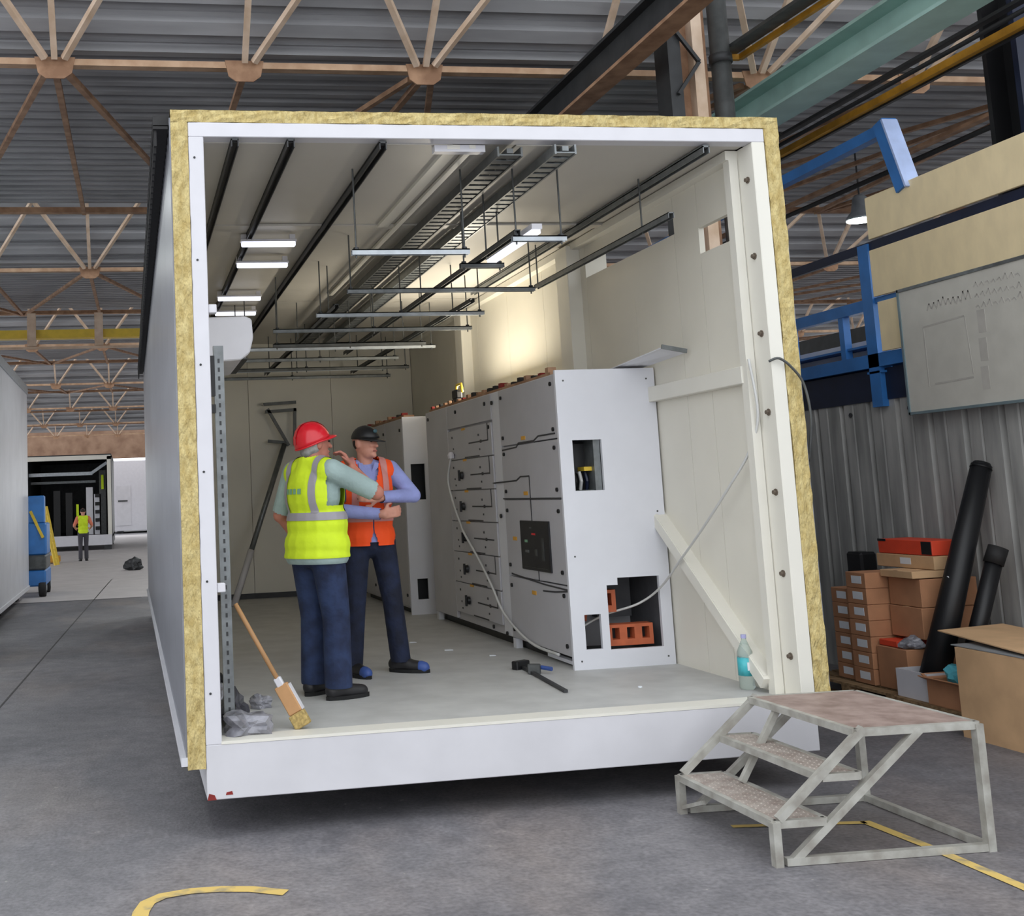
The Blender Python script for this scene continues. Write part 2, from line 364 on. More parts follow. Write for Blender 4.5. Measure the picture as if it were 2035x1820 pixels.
# bright roof lamp visible behind the boards
def deck_z(y):
    k = max(i for i, c in enumerate(YC) if c <= y); t_ = (y - YC[k]) / (9.05 - RUNL)
    return ZV + (ZR - ZV) * min(t_, 1)
def overhead_lamp(loc, label, grp='high bay lamps of the hall', power=450):
    t = thing('high_bay_or_fill_lamp', loc, label, 'lamp', grp); x, y, z = loc
    MB().lathe((x, y, z), [(.06, .34), (.09, .30), (.12, .12), (.2, .02), (.2, 0)], 16).build('housing', m_galvlt, t, True)
    MB().lathe((x, y, z), [(.185, -.012), (.19, -.002)], 16).build('lens', m_lampglow, t)
    MB().tube([(x, y, z + .33), (x, y, deck_z(y) + .13)], .012, 6).build('hanger', m_dark, t)
    d_ = bpy.data.lights.new('lamp_light', 'SPOT'); d_.energy = power; d_.color = (.95, 1, .98); d_.spot_size = math.radians(165); d_.spot_blend = .4; d_.shadow_soft_size = .18
    l_ = bpy.data.objects.new('lamp_light', d_); C.objects.link(l_); l_.location = (x, y, z - .03); put(l_, t)
overhead_lamp((9.41, 7.05, 5.2), 'glowing white high bay lamp hanging beside the beige boards')
overhead_lamp((9.41, 16.1, 5.2), 'glowing white high bay lamp farther back on the right')
for i_, (x_, y_) in enumerate(((.6, 8), (1.2, 14), (1.8, 19), (2.4, 27), (2.6, 35))):  # added fill lamps, hidden behind the module, to brighten the aisle and grey module
    overhead_lamp((x_, y_, 5.4), ['nearest', 'second', 'third', 'fourth', 'fifth'][i_] + ' high bay lamp in the row above the white module')
for i_, (x_, y_) in enumerate(((-2.25, 6.6), (-2.4, 10.2))):  # two more lamps added out of view to light the aisle floor
    overhead_lamp((x_, y_, 5.5), ['nearer', 'farther'][i_] + ' high bay lamp above the aisle left of the white module', power=240)

# ================================================================== MODULE (open fronted switchroom)
W_, HT, ZB, ZF, DEP, LEN = 3.613, 3.992, .20, .50, 8.7, 12.4
mod = thing('switchroom_module', (W_ / 2, LEN / 2, 0), 'large white open fronted module with yellow mineral wool edges', 'module')
MB().box(0, W_, 0, .12, ZB, ZF - .012).build('sill_beam', m_whitesteel, mod, bevel=.004)
MB().box(.085, 3.53, -.002, .16, ZF - .012, ZF + .004).build('sill_lip', m_creamtrim, mod)
for y in (3.0, 6.0, 9.0, LEN - .06): MB().box(0, W_, y - .06, y + .06, ZB, ZF - .05).build('cross_beam', m_whitesteel, mod)
for x in (.0, W_ - .1): MB().box(x, x + .1, .12, LEN, ZB, ZF - .05).build('side_beam', m_whitesteel, mod)
MB().box(.02, W_ - .02, .12, LEN, ZF - .05, ZF).build('floor_panel', m_vinyl, mod)
MB().box(0, .088, 0, .17, ZF - .012, 3.905).build('front_post', m_white, mod, bevel=.004)
MB().box(3.525, W_, 0, .17, ZF - .012, 3.905).build('front_post', m_creamtrim, mod, bevel=.004)
MB().box(0, W_, 0, .10, 3.905, HT).build('front_lintel', m_white, mod, bevel=.004)
# rust chips on the sill corner
m_chip = mat('red_lead', (136, 40, 36), .8, var=.2)
MB().prism([(.0, .2), (.05, .2), (.04, .225), (.01, .235)], 'y', -.003, .0).build('rust_chip', m_chip, mod)
MB().prism([(.10, .222), (.14, .222), (.135, .24), (.105, .236)], 'y', -.003, .0).build('rust_chip', m_chip, mod)
# exposed wool
def woolstrip(x0, x1, z0, z1, seedn):
    """strip with a slightly ragged front face"""
    rnd = random.Random(seedn); b = MB(); vert = (z1 - z0) > (x1 - x0); n = int(max(z1 - z0, x1 - x0) / .06)
    fr = []
    for i in range(n + 1):
        for j in range(4):
            if vert: p = (x0 + (x1 - x0) * j / 3, rnd.uniform(-.006, .008), z0 + (z1 - z0) * i / n)
            else: p = (x0 + (x1 - x0) * i / n, rnd.uniform(-.006, .008), z0 + (z1 - z0) * j / 3)
            fr.append(p)
    fs = [(i * 4 + j, i * 4 + j + 1, (i + 1) * 4 + j + 1, (i + 1) * 4 + j) for i in range(n) for j in range(3)]
    b.add(fr, fs); b.box(x0, x1, .006, .1, z0, z1); return b
woolstrip(-.1, -.002, .365, 4.065, 1).build('wool_core', m_wool, mod)
woolstrip(W_ + .002, W_ + .10, .42, 4.065, 2).build('wool_core', m_wool, mod)
woolstrip(-.1, W_ + .1, HT + .002, 4.066, 3).build('wool_core', m_wool, mod)
# outer skins
for i in range(11):
    y0 = .012 + i * (LEN - .012) / 11; y1 = .012 + (i + 1) * (LEN - .012) / 11 - .006
    MB().box(-.108, -.1, y0, y1, .42, 4.02).build('cladding_panel', m_cladding, mod)
    if i > 2: MB().box(W_ + .1, W_ + .108, y0, y1, .42, 4.02).build('cladding_panel', m_cladding, mod)
    else:
        MB().box(W_ + .1, W_ + .108, y0, y1, .42, 3.25).build('cladding_panel', m_cladding, mod)
        MB().box(W_ + .1, W_ + .108, y0, y1, 3.9, 4.02).build('cladding_panel', m_cladding, mod)
MB().box(-.1, 0, .1, LEN, .42, 4.0).build('wall_core', m_cream, mod)
MB().box(-.135, -.1, .0, LEN, .385, .43).build('base_flashing', m_lightclad, mod)
MB().box(-.1, W_ + .1, LEN - .1, LEN, .42, 4.0).build('rear_wall', m_cladding, mod)
# corrugated dark roof sheet with toothed eaves
b = MB(); prof = []
n = int(LEN / .14)
for i in range(n):
    y = .03 + i * .14
    prof += [(y, 3.97), (y + .05, 3.97), (y + .07, 4.05), (y + .12, 4.05)]
vs = []
for (y, z) in prof: vs += [(-.2, y, z), (W_ + .15, y, z)]
b.add(vs, [(2 * i, 2 * i + 1, 2 * i + 3, 2 * i + 2) for i in range(len(prof) - 1)])
b.add([(x, y, z + .012) for x, y, z in vs], [(2 * i, 2 * i + 1, 2 * i + 3, 2 * i + 2) for i in range(len(prof) - 1)])
b.box(-.2, -.115, .02, LEN, 3.955, 3.972)
for i in range(n): b.box(-.196, -.18, .04 + i * .14, .08 + i * .14, 3.86, 3.96)
b.build('roof_sheet', m_rubber, mod)
# inner lining: left wall, back partition, ceiling
for i in range(8):
    y0 = .17 + i * 1.066; MB().box(.0, .10, y0, y0 + 1.060, ZF, 3.9).build('lining_panel', m_cream, mod)
for i in range(3):
    x0 = .1 + i * 1.14; MB().box(x0, x0 + 1.135, DEP, DEP + .08, ZF, 3.9).build('lining_panel', m_cream, mod)
MB().box(.1, 3.5, DEP - .012, DEP, ZF, ZF + .07).build('skirting', m_dark, mod)
xs = [.088, .62, 1.16, 1.62, 2.02, 2.40, 3.525]
for i in range(6):
    for (y0, y1) in ((.10, 2.1), (2.13, 5.4), (5.43, DEP)):
        MB().box(xs[i], xs[i + 1] - .006, y0, y1, 3.9 + .008 * (i % 2), 3.96).build('ceiling_panel', m_ceil, mod)
MB().box(.1, 3.52, 2.06, 2.17, 3.89, 3.905).build('ceiling_joint_cover', m_ceil, mod)
MB().box(1.58, 1.66, .1, 2.06, 3.875, 3.902).build('ceiling_batten', m_creamtrim, mod); MB().box(1.72, 1.76, .1, 5, 3.88, 3.902).build('ceiling_batten', m_creamtrim, mod)
MB().box(1.50, 1.82, .102, .16, 3.86, 3.902).build('ceiling_batten', m_white, mod)
MB().box(3.44, 3.52, .17, DEP, 3.84, 3.9).build('ceiling_cove', m_creamtrim, mod)
# right wall with two slots cut in it
def rw(y0, y1, z0, z1, x1=W_ + .1): MB().box(3.52, x1, y0, y1 - .004, z0, z1).build('lining_panel', m_cream, mod)
rw(.17, .2, ZF, 3.9)
rw(.2, .72, ZF, 3.25); rw(.2, .72, 3.25, 3.35, 3.56); rw(.2, .72, 3.53, 3.9, 3.56)
rw(.72, 1.06, ZF, 3.25); rw(.72, 1.06, 3.25, 3.9, 3.56)
rw(1.06, 1.75, ZF, 3.25); rw(1.75, 2.63, ZF, 3.25); rw(1.06, 2.63, 3.25, 3.57, 3.56); rw(1.06, 2.63, 3.71, 3.9, 3.56)
for i in range(6): rw(2.63 + i * 1.013, 2.63 + (i + 1) * 1.013, ZF, 3.9)
for y0, y1 in ((2.74, 3.0), (5.9, 6.16)): MB().box(3.40, 3.525, y0, y1, ZF, 3.88).build('wall_column', m_creamtrim, mod, bevel=.006)
MB().box(3.46, 3.522, .17, .24, ZF, 3.84).build('post_return', m_creamtrim, mod)
MB().box(3.45, 3.522, .22, 2.74, 2.405, 2.515).build('wall_rail', m_creamtrim, mod, bevel=.004)
MB().bar((3.485, .24, .50 + .06), (3.485, 2.6, 2.36), .075, .13, up=(1, 0, 0)).build('diagonal_brace', m_creamtrim, mod)
MB().bar((3.44, .24, .50 + .10), (3.44, 2.6, 2.40), .02, .02).build('brace_lip', m_creamtrim, mod)
# fasteners
bolt = MB().lathe((0, 0, 0), [(.022, 0), (.022, .006), (.013, .006), (.013, .022)], 8, 'x')
bme = None
m_bolt = mat('bolt_brown', (120, 108, 96), .6, metal=.4, var=.2)
for i in range(7):
    z = 3.68 - i * .49
    if bme is None: o = bolt.build('bolt', m_bolt, mod); bme = o.data
    else: o = link('bolt', bme, None, mod)
    o.location = (3.525, .075, z); o.rotation_euler = (0, 0, math.pi); 
sme = None
for i in range(6):
    if sme is None: o = MB().lathe((0, 0, 0), [(.007, .0), (.007, .003)], 8, 'y').build('screw', m_dark, mod); sme = o.data
    else: o = link('screw', sme, None, mod)
    o.location = (.033, 0, 3.78 - i * .604); o.rotation_euler = (0, 0, math.pi)
for z in (2.9, 1.33): MB().box(.088, .135, .01, .07, z - .03, z + .02).build('corner_clip', m_white, mod, bevel=.004)
# feet under the module
for (x, y) in ((.3, 1.6), (3.3, 1.6), (.3, 6), (3.3, 6), (.3, 11), (3.3, 11)): MB().box(x - .12, x + .12, y - .12, y + .12, 0, ZB).build('support_block', m_dark, mod)

# ------------------------------------------------------------------ ceiling rails in the module
rails = [(.27, 0, 6.0, m_dark, 'dark ceiling rail nearest the left module wall'), (.60, 0, 8.4, m_dark, 'second dark ceiling rail from the left, over the white lamp battens'), (1.16, .03, 8.4, m_dark, 'third dark ceiling rail from the left, clear of the cable trays'), (3.24, .05, 4.9, m_galv, 'grey ceiling rail nearest the right module wall')]
for (x, y0, y1, m, lb) in rails:
    t = thing('ceiling_rail', (x, (y0 + y1) / 2, 3.87), lb, 'rail', 'channel rails under the module ceiling')
    MB().box(x - .022, x + .022, y0 - .01, y1, 3.882, 3.888 + .01).build('channel_back', m, t)
    for sx in (-1, 1): MB().box(x + sx * .022, x + sx * .016, y0 - .01, y1, 3.845, 3.89).build('channel_side', m, t)
    MB().box(x - .016, x + .016, y0 + .01, y1, 3.876, 3.882).build('slot_strip', m_black, t)
def tray(x0, x1, y0, y1, z, m, lb, step=.11):
    t = thing('cable_tray', ((x0 + x1) / 2, (y0 + y1) / 2, z), lb, 'cable tray', 'cable trays under the module ceiling')
    for x in (x0, x1 - .012): MB().box(x, x + .012, y0, y1, z, z + .06).build('side_rail', m, t)
    b = MB(); n = int((y1 - y0) / step)
    for i in range(n): b.box(x0 + .012, x1 - .012, y0 + i * step, y0 + i * step + step * .62, z + .006, z + .014)
    o = b.build('perforated_bed', m, t); o['kind'] = 'stuff'
    MB().box((x0 + x1) / 2 - .02, (x0 + x1) / 2 + .02, y0, y1, z + .02, z + .05).build('spine', m, t)
tray(1.86, 2.02, 0.0, 8.3, 3.80, m_galvdk, 'dark perforated cable tray in the middle of the module ceiling')
tray(2.22, 2.36, -.01, 8.3, 3.815, m_galv, 'lighter grey cable tray just right of the dark tray')
# white crossbars between rails, with a glow added so they read bright
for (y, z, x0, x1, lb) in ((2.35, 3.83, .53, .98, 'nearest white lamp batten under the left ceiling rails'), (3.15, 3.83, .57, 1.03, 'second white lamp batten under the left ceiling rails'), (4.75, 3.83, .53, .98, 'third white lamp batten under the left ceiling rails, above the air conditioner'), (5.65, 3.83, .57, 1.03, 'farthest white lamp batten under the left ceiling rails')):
    t = thing('glowing_batten', ((x0 + x1) / 2, y, z), lb, 'lamp', 'lamp battens under the left rails')
    MB().box(x0, x1, y - .03, y + .03, z - .0, z + .02).build('housing', m_white, t, bevel=.003); MB().box(x0 + .01, x1 - .01, y - .028, y + .028, z - .035, z).build('glow_strip', m_batten, t, bevel=.006)
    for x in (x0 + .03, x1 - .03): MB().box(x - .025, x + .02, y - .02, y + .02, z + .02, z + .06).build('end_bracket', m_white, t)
# trapeze hangers: a strut across with two threaded rods
def trapeze(x0, x1, y, z, m, lb, rods=None, clip=True):
    t = thing('trapeze_hanger', ((x0 + x1) / 2, y, z), lb, 'hanger', 'strut hangers under the module ceiling')
    MB().box(x0, x1, y - .02, y + .02, z - .002, z + .002 + .004).build('strut', m, t)
    for s in (-1, 1): MB().box(x0, x1, y + s * .02, y + s * .016, z - .03, z + .006).build('strut_side', m, t)
    for x in (rods or (x0 + .03, x1 - .03)):
        r = MB().tube([(x, y, z - .05), (x, y, 3.9)], .006, 6).build('threaded_rod', m_galvdk, t)
        if clip: MB().lathe((x, y, z + .006), [(.018, 0), (.018, .014)], 6).build('nut', m_dark, r)
names = ['nearest', 'second', 'third', 'fourth', 'fifth', 'sixth', 'seventh', 'eighth', 'ninth', 'tenth']
trapeze(1.06, 1.84, .60, 3.36, m_galvlt, 'pale blue grey strut hung below the dark cable tray')
trapeze(2.13, 2.50, .58, 3.44, m_galvlt, 'short bright strut hung by two long rods right of the trays')
trapeze(2.03, 2.36, 1.42, 3.44, m_galvdk, 'short dark strut under the bright lamp batten')
trapeze(1.39, 2.97, 2.42, 3.45, m_galv, 'wide strut hung straight across in front of the wall column')
ys = [3.4, 4.1, 4.9, 5.6, 6.3, 7.0, 7.6, 8.2]
for i, y in enumerate(ys):
    x0 = (1.3, 1.0, 1.1, .75, .9, .5, .6, .45)[i]; x1 = (2.85, 2.95, 2.7, 3.0, 2.75, 3.05, 2.9, 3.1)[i]
    trapeze(x0, x1, y, 3.42 - .03 * (i % 3), (m_galvlt, m_galv, m_galvdk)[i % 3], names[i].capitalize().lower() + ' strut of the dense hanger rows toward the back wall', rods=(x0 + .04, (x0 + x1) / 2, x1 - .04))
def long_strut(x, y0, y1, z, m, lb, rods):
    t = thing('long_strut', (x, (y0 + y1) / 2, z), lb, 'strut', 'lengthwise struts below the trays')
    MB().box(x - .02, x + .02, y0, y1, z - .002, z + .004).build('strut', m, t)
    for s in (-1, 1): MB().box(x + s * .02, x + s * .016, y0, y1, z - .034, z + .004).build('strut_side', m, t)
    for y in rods: MB().tube([(x, y, z - .04), (x, y, 3.9)], .006, 6).build('threaded_rod', m_galvdk, t)
long_strut(3.15, .38, 2.85, 3.55, m_galv, 'grey strut hung lengthwise beside the right wall slot', (.8, 2.8))
long_strut(2.16, .55, 6.5, 3.48, m_galvdk, 'dark strut hung lengthwise left of the bright lamp batten', (1.2, 3.0, 5.0))
long_strut(1.45, 3.2, 8.4, 3.47, m_galvdk, 'dark lengthwise strut above the middle of the far hangers', (3.6, 5.5, 8.0))
long_strut(2.62, 3.0, 8.4, 3.47, m_galvdk, 'dark lengthwise strut toward the right of the far hangers', (3.6, 5.5, 8.0))
long_strut(.85, 5.0, 8.4, 3.46, m_galvdk, 'dark lengthwise strut toward the left of the far hangers', (5.2, 6.5, 8.0))
t = thing('glowing_batten', (2.27, 1.0, 3.47), 'bright white lamp batten hung lengthwise between two short struts', 'lamp')
MB().box(2.24, 2.31, .5, 1.46, 3.475, 3.51).build('housing', m_white, t); MB().box(2.245, 2.305, .52, 1.44, 3.450, 3.475).build('glow_strip', m_batten, t)

# air conditioner on the left wall, seen from its end
t = thing('air_conditioner', (.27, 1.4, 2.85), 'white rounded air conditioner on the left module wall', 'air conditioner')
prof = [(.10, 3.0), (.40, 3.005), (.44, 2.985), (.447, 2.86), (.42, 2.76), (.36, 2.715), (.10, 2.70)]
MB().prism(prof, 'y', .95, 1.85).build('body', m_white, t, bevel=.008)
MB().box(.30, .41, .98, 1.82, 2.722, 2.728).build('air_outlet', m_dark, t)
# galvanised upright in the left corner
t = thing('slotted_channel', (.16, .3, .5), 'upright slotted galvanised channel in the left front corner of the module', 'channel')
MB().box(.13, .19, .30, .306, .50, 2.72).build('face', m_galv, t)
for x in (.13, .186): MB().box(x, x + .004, .306, .34, .50, 2.72).build('lip', m_galv, t)
b = MB()
for i in range(40): b.box(.154, .166, .2975, .3, .55 + i * .053, .575 + i * .053)
o = b.build('slots', m_dark, t); o['kind'] = 'stuff'
MB().box(.10, .135, .29, .33, 2.42, 2.66).build('bracket', m_black, t); MB().box(.10, .135, .29, .33, 2.32, 2.37).build('bracket', m_black, t)

# ================================================================== CABINETS
XC, Y0, Y1, ZT = 2.74, 1.507, 5.2, 2.66
cab = thing('switchgear_cabinet', (3.1, 3.3, ZF), 'long light grey switchgear cabinet with rows of drawers and an open end panel', 'cabinet')
MB().box(XC + .03, 3.49, Y0 + .62, Y1, .575, 2.645).build('body', m_cabdoor, cab)
MB().box(XC + .03, 3.49, Y0 + .03, Y0 + .62, 2.60, 2.645).build('roof', m_cabdoor, cab)
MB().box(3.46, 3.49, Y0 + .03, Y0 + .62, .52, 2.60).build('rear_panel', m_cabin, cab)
MB().box(XC + .03, 3.46, Y0 + .03, Y0 + .62, .52, .545).build('bay_floor', m_cabgrey, cab)
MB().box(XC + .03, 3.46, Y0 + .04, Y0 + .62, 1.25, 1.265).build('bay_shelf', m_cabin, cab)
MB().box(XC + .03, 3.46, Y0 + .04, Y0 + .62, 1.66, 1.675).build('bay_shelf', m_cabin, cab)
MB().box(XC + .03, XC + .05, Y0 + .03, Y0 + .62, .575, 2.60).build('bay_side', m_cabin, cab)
MB().box(XC + .08, 3.46, Y0 + .03, Y1 - .02, .50, .575).build('recessed_plinth', m_black, cab)
for y in (2.80, Y1 - .06): MB().box(XC + .005, XC + .06, y - .035, y + .035, .5, .58).build('foot', m_cabgrey, cab)
# end panel with cutouts
def panel_with_holes(name, X0, X1, Z0, Z1, holes, y0, y1, m, parent):
    xs_ = sorted({X0, X1, *[h[0] for h in holes], *[h[1] for h in holes]}); zs_ = sorted({Z0, Z1, *[h[2] for h in holes], *[h[3] for h in holes]})
    b = MB()
    idx = {}
    def solid(i, j):
        if i < 0 or j < 0 or i >= len(xs_) - 1 or j >= len(zs_) - 1: return False
        cx = (xs_[i] + xs_[i + 1]) / 2; cz = (zs_[j] + zs_[j + 1]) / 2
        return not any(h[0] < cx < h[1] and h[2] < cz < h[3] for h in holes)
    for i in range(len(xs_) - 1):
        for j in range(len(zs_) - 1):
            if not solid(i, j): continue
            x0, x1, z0, z1 = xs_[i], xs_[i + 1], zs_[j], zs_[j + 1]
            vs = [(x0, y0, z0), (x1, y0, z0), (x1, y0, z1), (x0, y0, z1), (x0, y1, z0), (x1, y1, z0), (x1, y1, z1), (x0, y1, z1)]
            fs = [(0, 1, 2, 3), (7, 6, 5, 4)]
            if not solid(i - 1, j): fs.append((0, 3, 7, 4))
            if not solid(i + 1, j): fs.append((1, 5, 6, 2))
            if not solid(i, j - 1): fs.append((0, 4, 5, 1))
            if not solid(i, j + 1): fs.append((3, 2, 6, 7))
            b.add(vs, fs)
    o = b.build(name, m, parent); bm = bmesh.new(); bm.from_mesh(o.data); bmesh.ops.remove_doubles(bm, verts=bm.verts, dist=1e-5); bmesh.ops.recalc_face_normals(bm, faces=bm.faces); bm.to_mesh(o.data); bm.free()
    return o
endp = panel_with_holes('end_panel', XC - .01, 3.505, .5, ZT, [(2.83, 3.055, 1.77, 2.14), (3.015, 3.42, .63, 1.085), (3.10, 3.42, .63, 1.135), (2.83, 2.955, .64, .885)], Y0, Y0 + .03, m_cabgrey, cab)
for (x, z) in ((2.79, 2.58), (3.44, 2.58), (2.79, 1.3), (2.79, .56), (3.45, .56), (3.45, 1.6)): MB().lathe((x, Y0, z), [(.007, -.002), (.007, .001)], 8, 'y').build('screw', m_galvdk, endp)
# bay contents
MB().box(3.0, 3.05, Y0 + .03, Y0 + .3, 1.7, 2.2).build('inner_side_plate', m_galv, cab)
MB().box(2.86, 3.0, Y0 + .2, Y0 + .3, 1.9, 2.12).build('breaker_block', m_black, cab)
MB().box(2.94, 3.0, Y0 + .08, Y0 + .2, 1.915, 1.945).build('yellow_terminal', m_yellow, cab)
for i in range(3): MB().tube([(2.88 + i * .045, Y0 + .14, 1.91), (2.885 + i * .045, Y0 + .12, 1.84), (2.88 + i * .05, Y0 + .15, 1.78)], .013, 6).build('cable_core', (m_rubber, m_cablew, m_navy)[i], cab)
MB().box(2.85, 3.0, Y0 + .06, Y0 + .3, 1.675, 1.775).build('terminal_base', m_galv, cab)
def insulator(x0, n, z0, wd, hh, y):
    t_ = panel_with_holes('busbar_support', x0, x0 + n * wd, z0, z0 + hh, [(x0 + i * wd + wd * .25, x0 + i * wd + wd * .75, z0 + hh * .3, z0 + hh * .85) for i in range(n)], y, y + .1, m_terra, cab)
    for i in range(n): MB().box(x0 + i * wd + wd * .2, x0 + i * wd + wd * .8, y + .08, y + .1, z0 + hh * .25, z0 + hh * .9).build('socket_back', m_black, t_)
insulator(3.03, 3, .645, .115, .15, Y0 + .06); insulator(3.0, 1, .88, .13, .16, Y0 + .12)
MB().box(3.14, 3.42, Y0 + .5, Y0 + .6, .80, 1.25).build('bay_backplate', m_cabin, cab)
MB().bar((2.9, Y0 + .2, .82), (2.92, Y0 + .2, .95), .04).build('small_clamp', m_terra, cab)
# doors of the first bay
for (z0, z1) in ((.585, 1.085), (1.095, 1.715), (1.725, 2.155), (2.165, 2.635)):
    d = MB().box(XC, XC + .03, Y0 + .045, 2.83, z0, z1).build('door', m_cabdoor, cab, bevel=.004)
    for y in (Y0 + .12, 2.76):
        MB().lathe((XC, y, (z0 + z1) / 2 + (z1 - z0) * .36), [(.016, -.012), (.016, .0)], 10, 'x').build('lock', m_black, d)
        MB().lathe((XC, y, (z0 + z1) / 2 - (z1 - z0) * .36), [(.016, -.012), (.016, .0)], 10, 'x').build('lock', m_black, d)
MB().box(XC + .005, XC + .03, 2.84, 3.04, .585, 2.635).build('vertical_trunk', m_cabgrey, cab, bevel=.004)
MB().box(XC - .004, XC + .03, Y0 + .028, Y0 + .045, .585, 2.645).build('corner_strip', m_cabgrey, cab)
MB().box(XC, XC + .03, 4.42, Y1, .585, 2.635).build('blank_door', m_cabdoor, cab, bevel=.004)
MB().box(XC, XC + .03, 3.05, 4.41, 2.41, 2.635).build('blank_door', m_cabdoor, cab, bevel=.004)
for (y, z) in ((5.1, 2.56), (4.1, 2.56), (3.2, 2.56), (3.12, 2.35), (2.95, .60), (2.93, 1.58), (3.0, 2.55), (3.3, .62)): MB().lathe((XC, y, z), [(.018, -.012), (.018, .0)], 10, 'x').build('lock', m_black, cab)
# breaker window, mimic diagram and labels on the doors
bw = MB().box(XC - .012, XC + .003, 1.83, 2.46, 1.165, 1.55).build('breaker_window', m_screen, cab, bevel=.004)
for (y0, y1, z0, z1, m) in ((2.12, 2.2, 1.44, 1.455, m_red), (2.3, 2.36, 1.38, 1.4, m_print), (2.28, 2.36, 1.3, 1.32, m_galv), (1.95, 2.0, 1.25, 1.42, m_galvdk), (2.1, 2.15, 1.28, 1.33, m_galvdk), (2.2, 2.24, 1.49, 1.5, m_galv), (1.9, 2.4, 1.185, 1.19, m_galvdk)):
    MB().box(XC - .014, XC - .011, y0, y1, z0, z1).build('indicator', m, bw)
def mim(*p, wd=.012):
    for a, c in zip(p[:-1], p[1:]): MB().bar((XC - .002, a[0], a[1]), (XC - .002, c[0], c[1]), .004 if a[0] != c[0] else .004, wd, up=(0, 0, 1) if a[0] != c[0] else (0, 1, 0)).build('mimic_line', m_mimic, cab)
mim((2.8, 2.13), (2.45, 2.14), (2.40, 2.17), (2.05, 2.17), (1.95, 2.20), (1.6, 2.20))
mim((3.1, 1.86), (2.5, 1.87), (2.4, 1.90), (2.2, 1.90), (2.2, 1.55))
mim((2.12, 1.165), (2.12, 1.09)); mim((2.75, 1.11), (2.4, 1.09), (2.0, 1.07), (1.56, 1.06)); mim((2.05, 1.02), (1.8, 1.03), (1.56, 1.05))
mim((2.85, 1.725), (1.56, 1.72))
for (y, z) in ((2.28, 2.205), (2.3, 1.765), (2.62, 1.40), (2.25, .99)): MB().box(XC - .004, XC + .001, y - .045, y + .045, z - .015, z + .015).build('amber_label', m_tag, cab)
# drawer column
for i in range(6):
    z0 = .655 + i * .290
    d = MB().box(XC - .004, XC + .03, 3.06, 4.40, z0, z0 + .282).build('drawer', m_cabdoor, cab, bevel=.003)
    zk = z0 + .135
    MB().box(XC - .007, XC - .003, 3.82, 3.93, zk + .13, zk + .15).build('amber_label', m_tag, d)
    if i < 5:
        k = MB().lathe((XC - .004, 3.95, zk), [(.038, -.01), (.034, -.035), (.018, -.038)], 14, 'x').build('rotary_handle', m_black, d)
        MB().bar((XC - .045, 3.95, zk - .05), (XC - .045, 3.95, zk + .05), .018, .02).build('grip', m_black, k)
    MB().box(XC - .007, XC - .003, 3.15, 3.72, zk - .006, zk + .006).build('mimic_line', m_mimic, d)
    MB().box(XC - .007, XC - .003, 3.42, 3.86, z0 + .002, z0 + .014).build('mimic_line', m_mimic, d)
    if i != 2: MB().box(XC - .007, XC - .003, 3.15, 3.165, zk, zk + .15).build('mimic_line', m_mimic, d)
    for (y, dz, s) in ((3.42, .06, .014), (3.40, -.07, .012), (4.25, .08, .014), (4.22, -.03, .012), (4.2, -.09, .012), (3.36, .0, .02)):
        MB().box(XC - .008, XC - .003, y - s, y + s, zk + dz - s * .7, zk + dz + s * .7).build('indicator', m_mimic, d)
# the second cabinet behind
cab2 = thing('switchgear_cabinet', (3.05, 6.8, ZF), 'grey switchgear cabinet standing behind the long one, with two black cutouts', 'cabinet')
panel_with_holes('end_panel', 2.60, 3.5, .5, 2.64, [(2.67, 2.83, 1.73, 2.12), (2.68, 2.80, .66, .88)], 5.67, 5.70, m_cabgrey, cab2)
MB().box(2.62, 3.49, 5.9, 8.1, .56, 2.63).build('body', m_cabdoor, cab2); MB().box(2.66, 3.46, 5.71, 8.05, .5, .56).build('recessed_plinth', m_black, cab2)
MB().box(2.62, 3.49, 5.70, 5.9, 2.60, 2.63).build('roof', m_cabdoor, cab2); MB().box(2.62, 2.64, 5.70, 5.9, .56, 2.6).build('bay_side', m_cabdoor, cab2); MB().box(2.66, 3.4, 5.80, 5.82, .56, 2.5).build('bay_back', m_black, cab2)
for i in range(3):
    d = MB().box(2.60, 2.62, 5.72 + i * .8, 6.5 + i * .8, .58, 2.62).build('door', m_cabdoor, cab2, bevel=.004)
    MB().lathe((2.60, 5.8 + i * .8, 2.5), [(.018, -.012), (.018, .0)], 10, 'x').build('lock', m_black, d); MB().lathe((2.60, 5.8 + i * .8, .7), [(.018, -.012), (.018, .0)], 10, 'x').build('lock', m_black, d)
# bus bar ends along the cabinet roofs
def busbar_row(x, y0, y1, lb, n):
    t = thing('busbar_row', (x, (y0 + y1) / 2, 2.645), lb, 'busbars', 'busbar stubs on the cabinets')
    MB().box(x - .02, x + .1, y0, y1, 2.645 if x > 2.7 else 2.63, 2.665).build('base_strip', m_rust, t)
    rnd = random.Random(n)
    for i in range(n):
        y = y0 + (i + .5) * (y1 - y0) / n; h = rnd.uniform(.012, .045)
        MB().box(x - .015, x + .05, y - .03, y + .03, 2.66, 2.665 + h).build('stub', (m_rubber, m_rust, m_chip)[rnd.choice([0, 1, 1, 2])], t)
busbar_row(2.79, 1.7, 5.15, 'row of brown and black busbar stubs on the long cabinet roof edge', 22)
busbar_row(2.66, 5.75, 8.0, 'row of dark busbar stubs on the rear cabinet roof edge', 10)
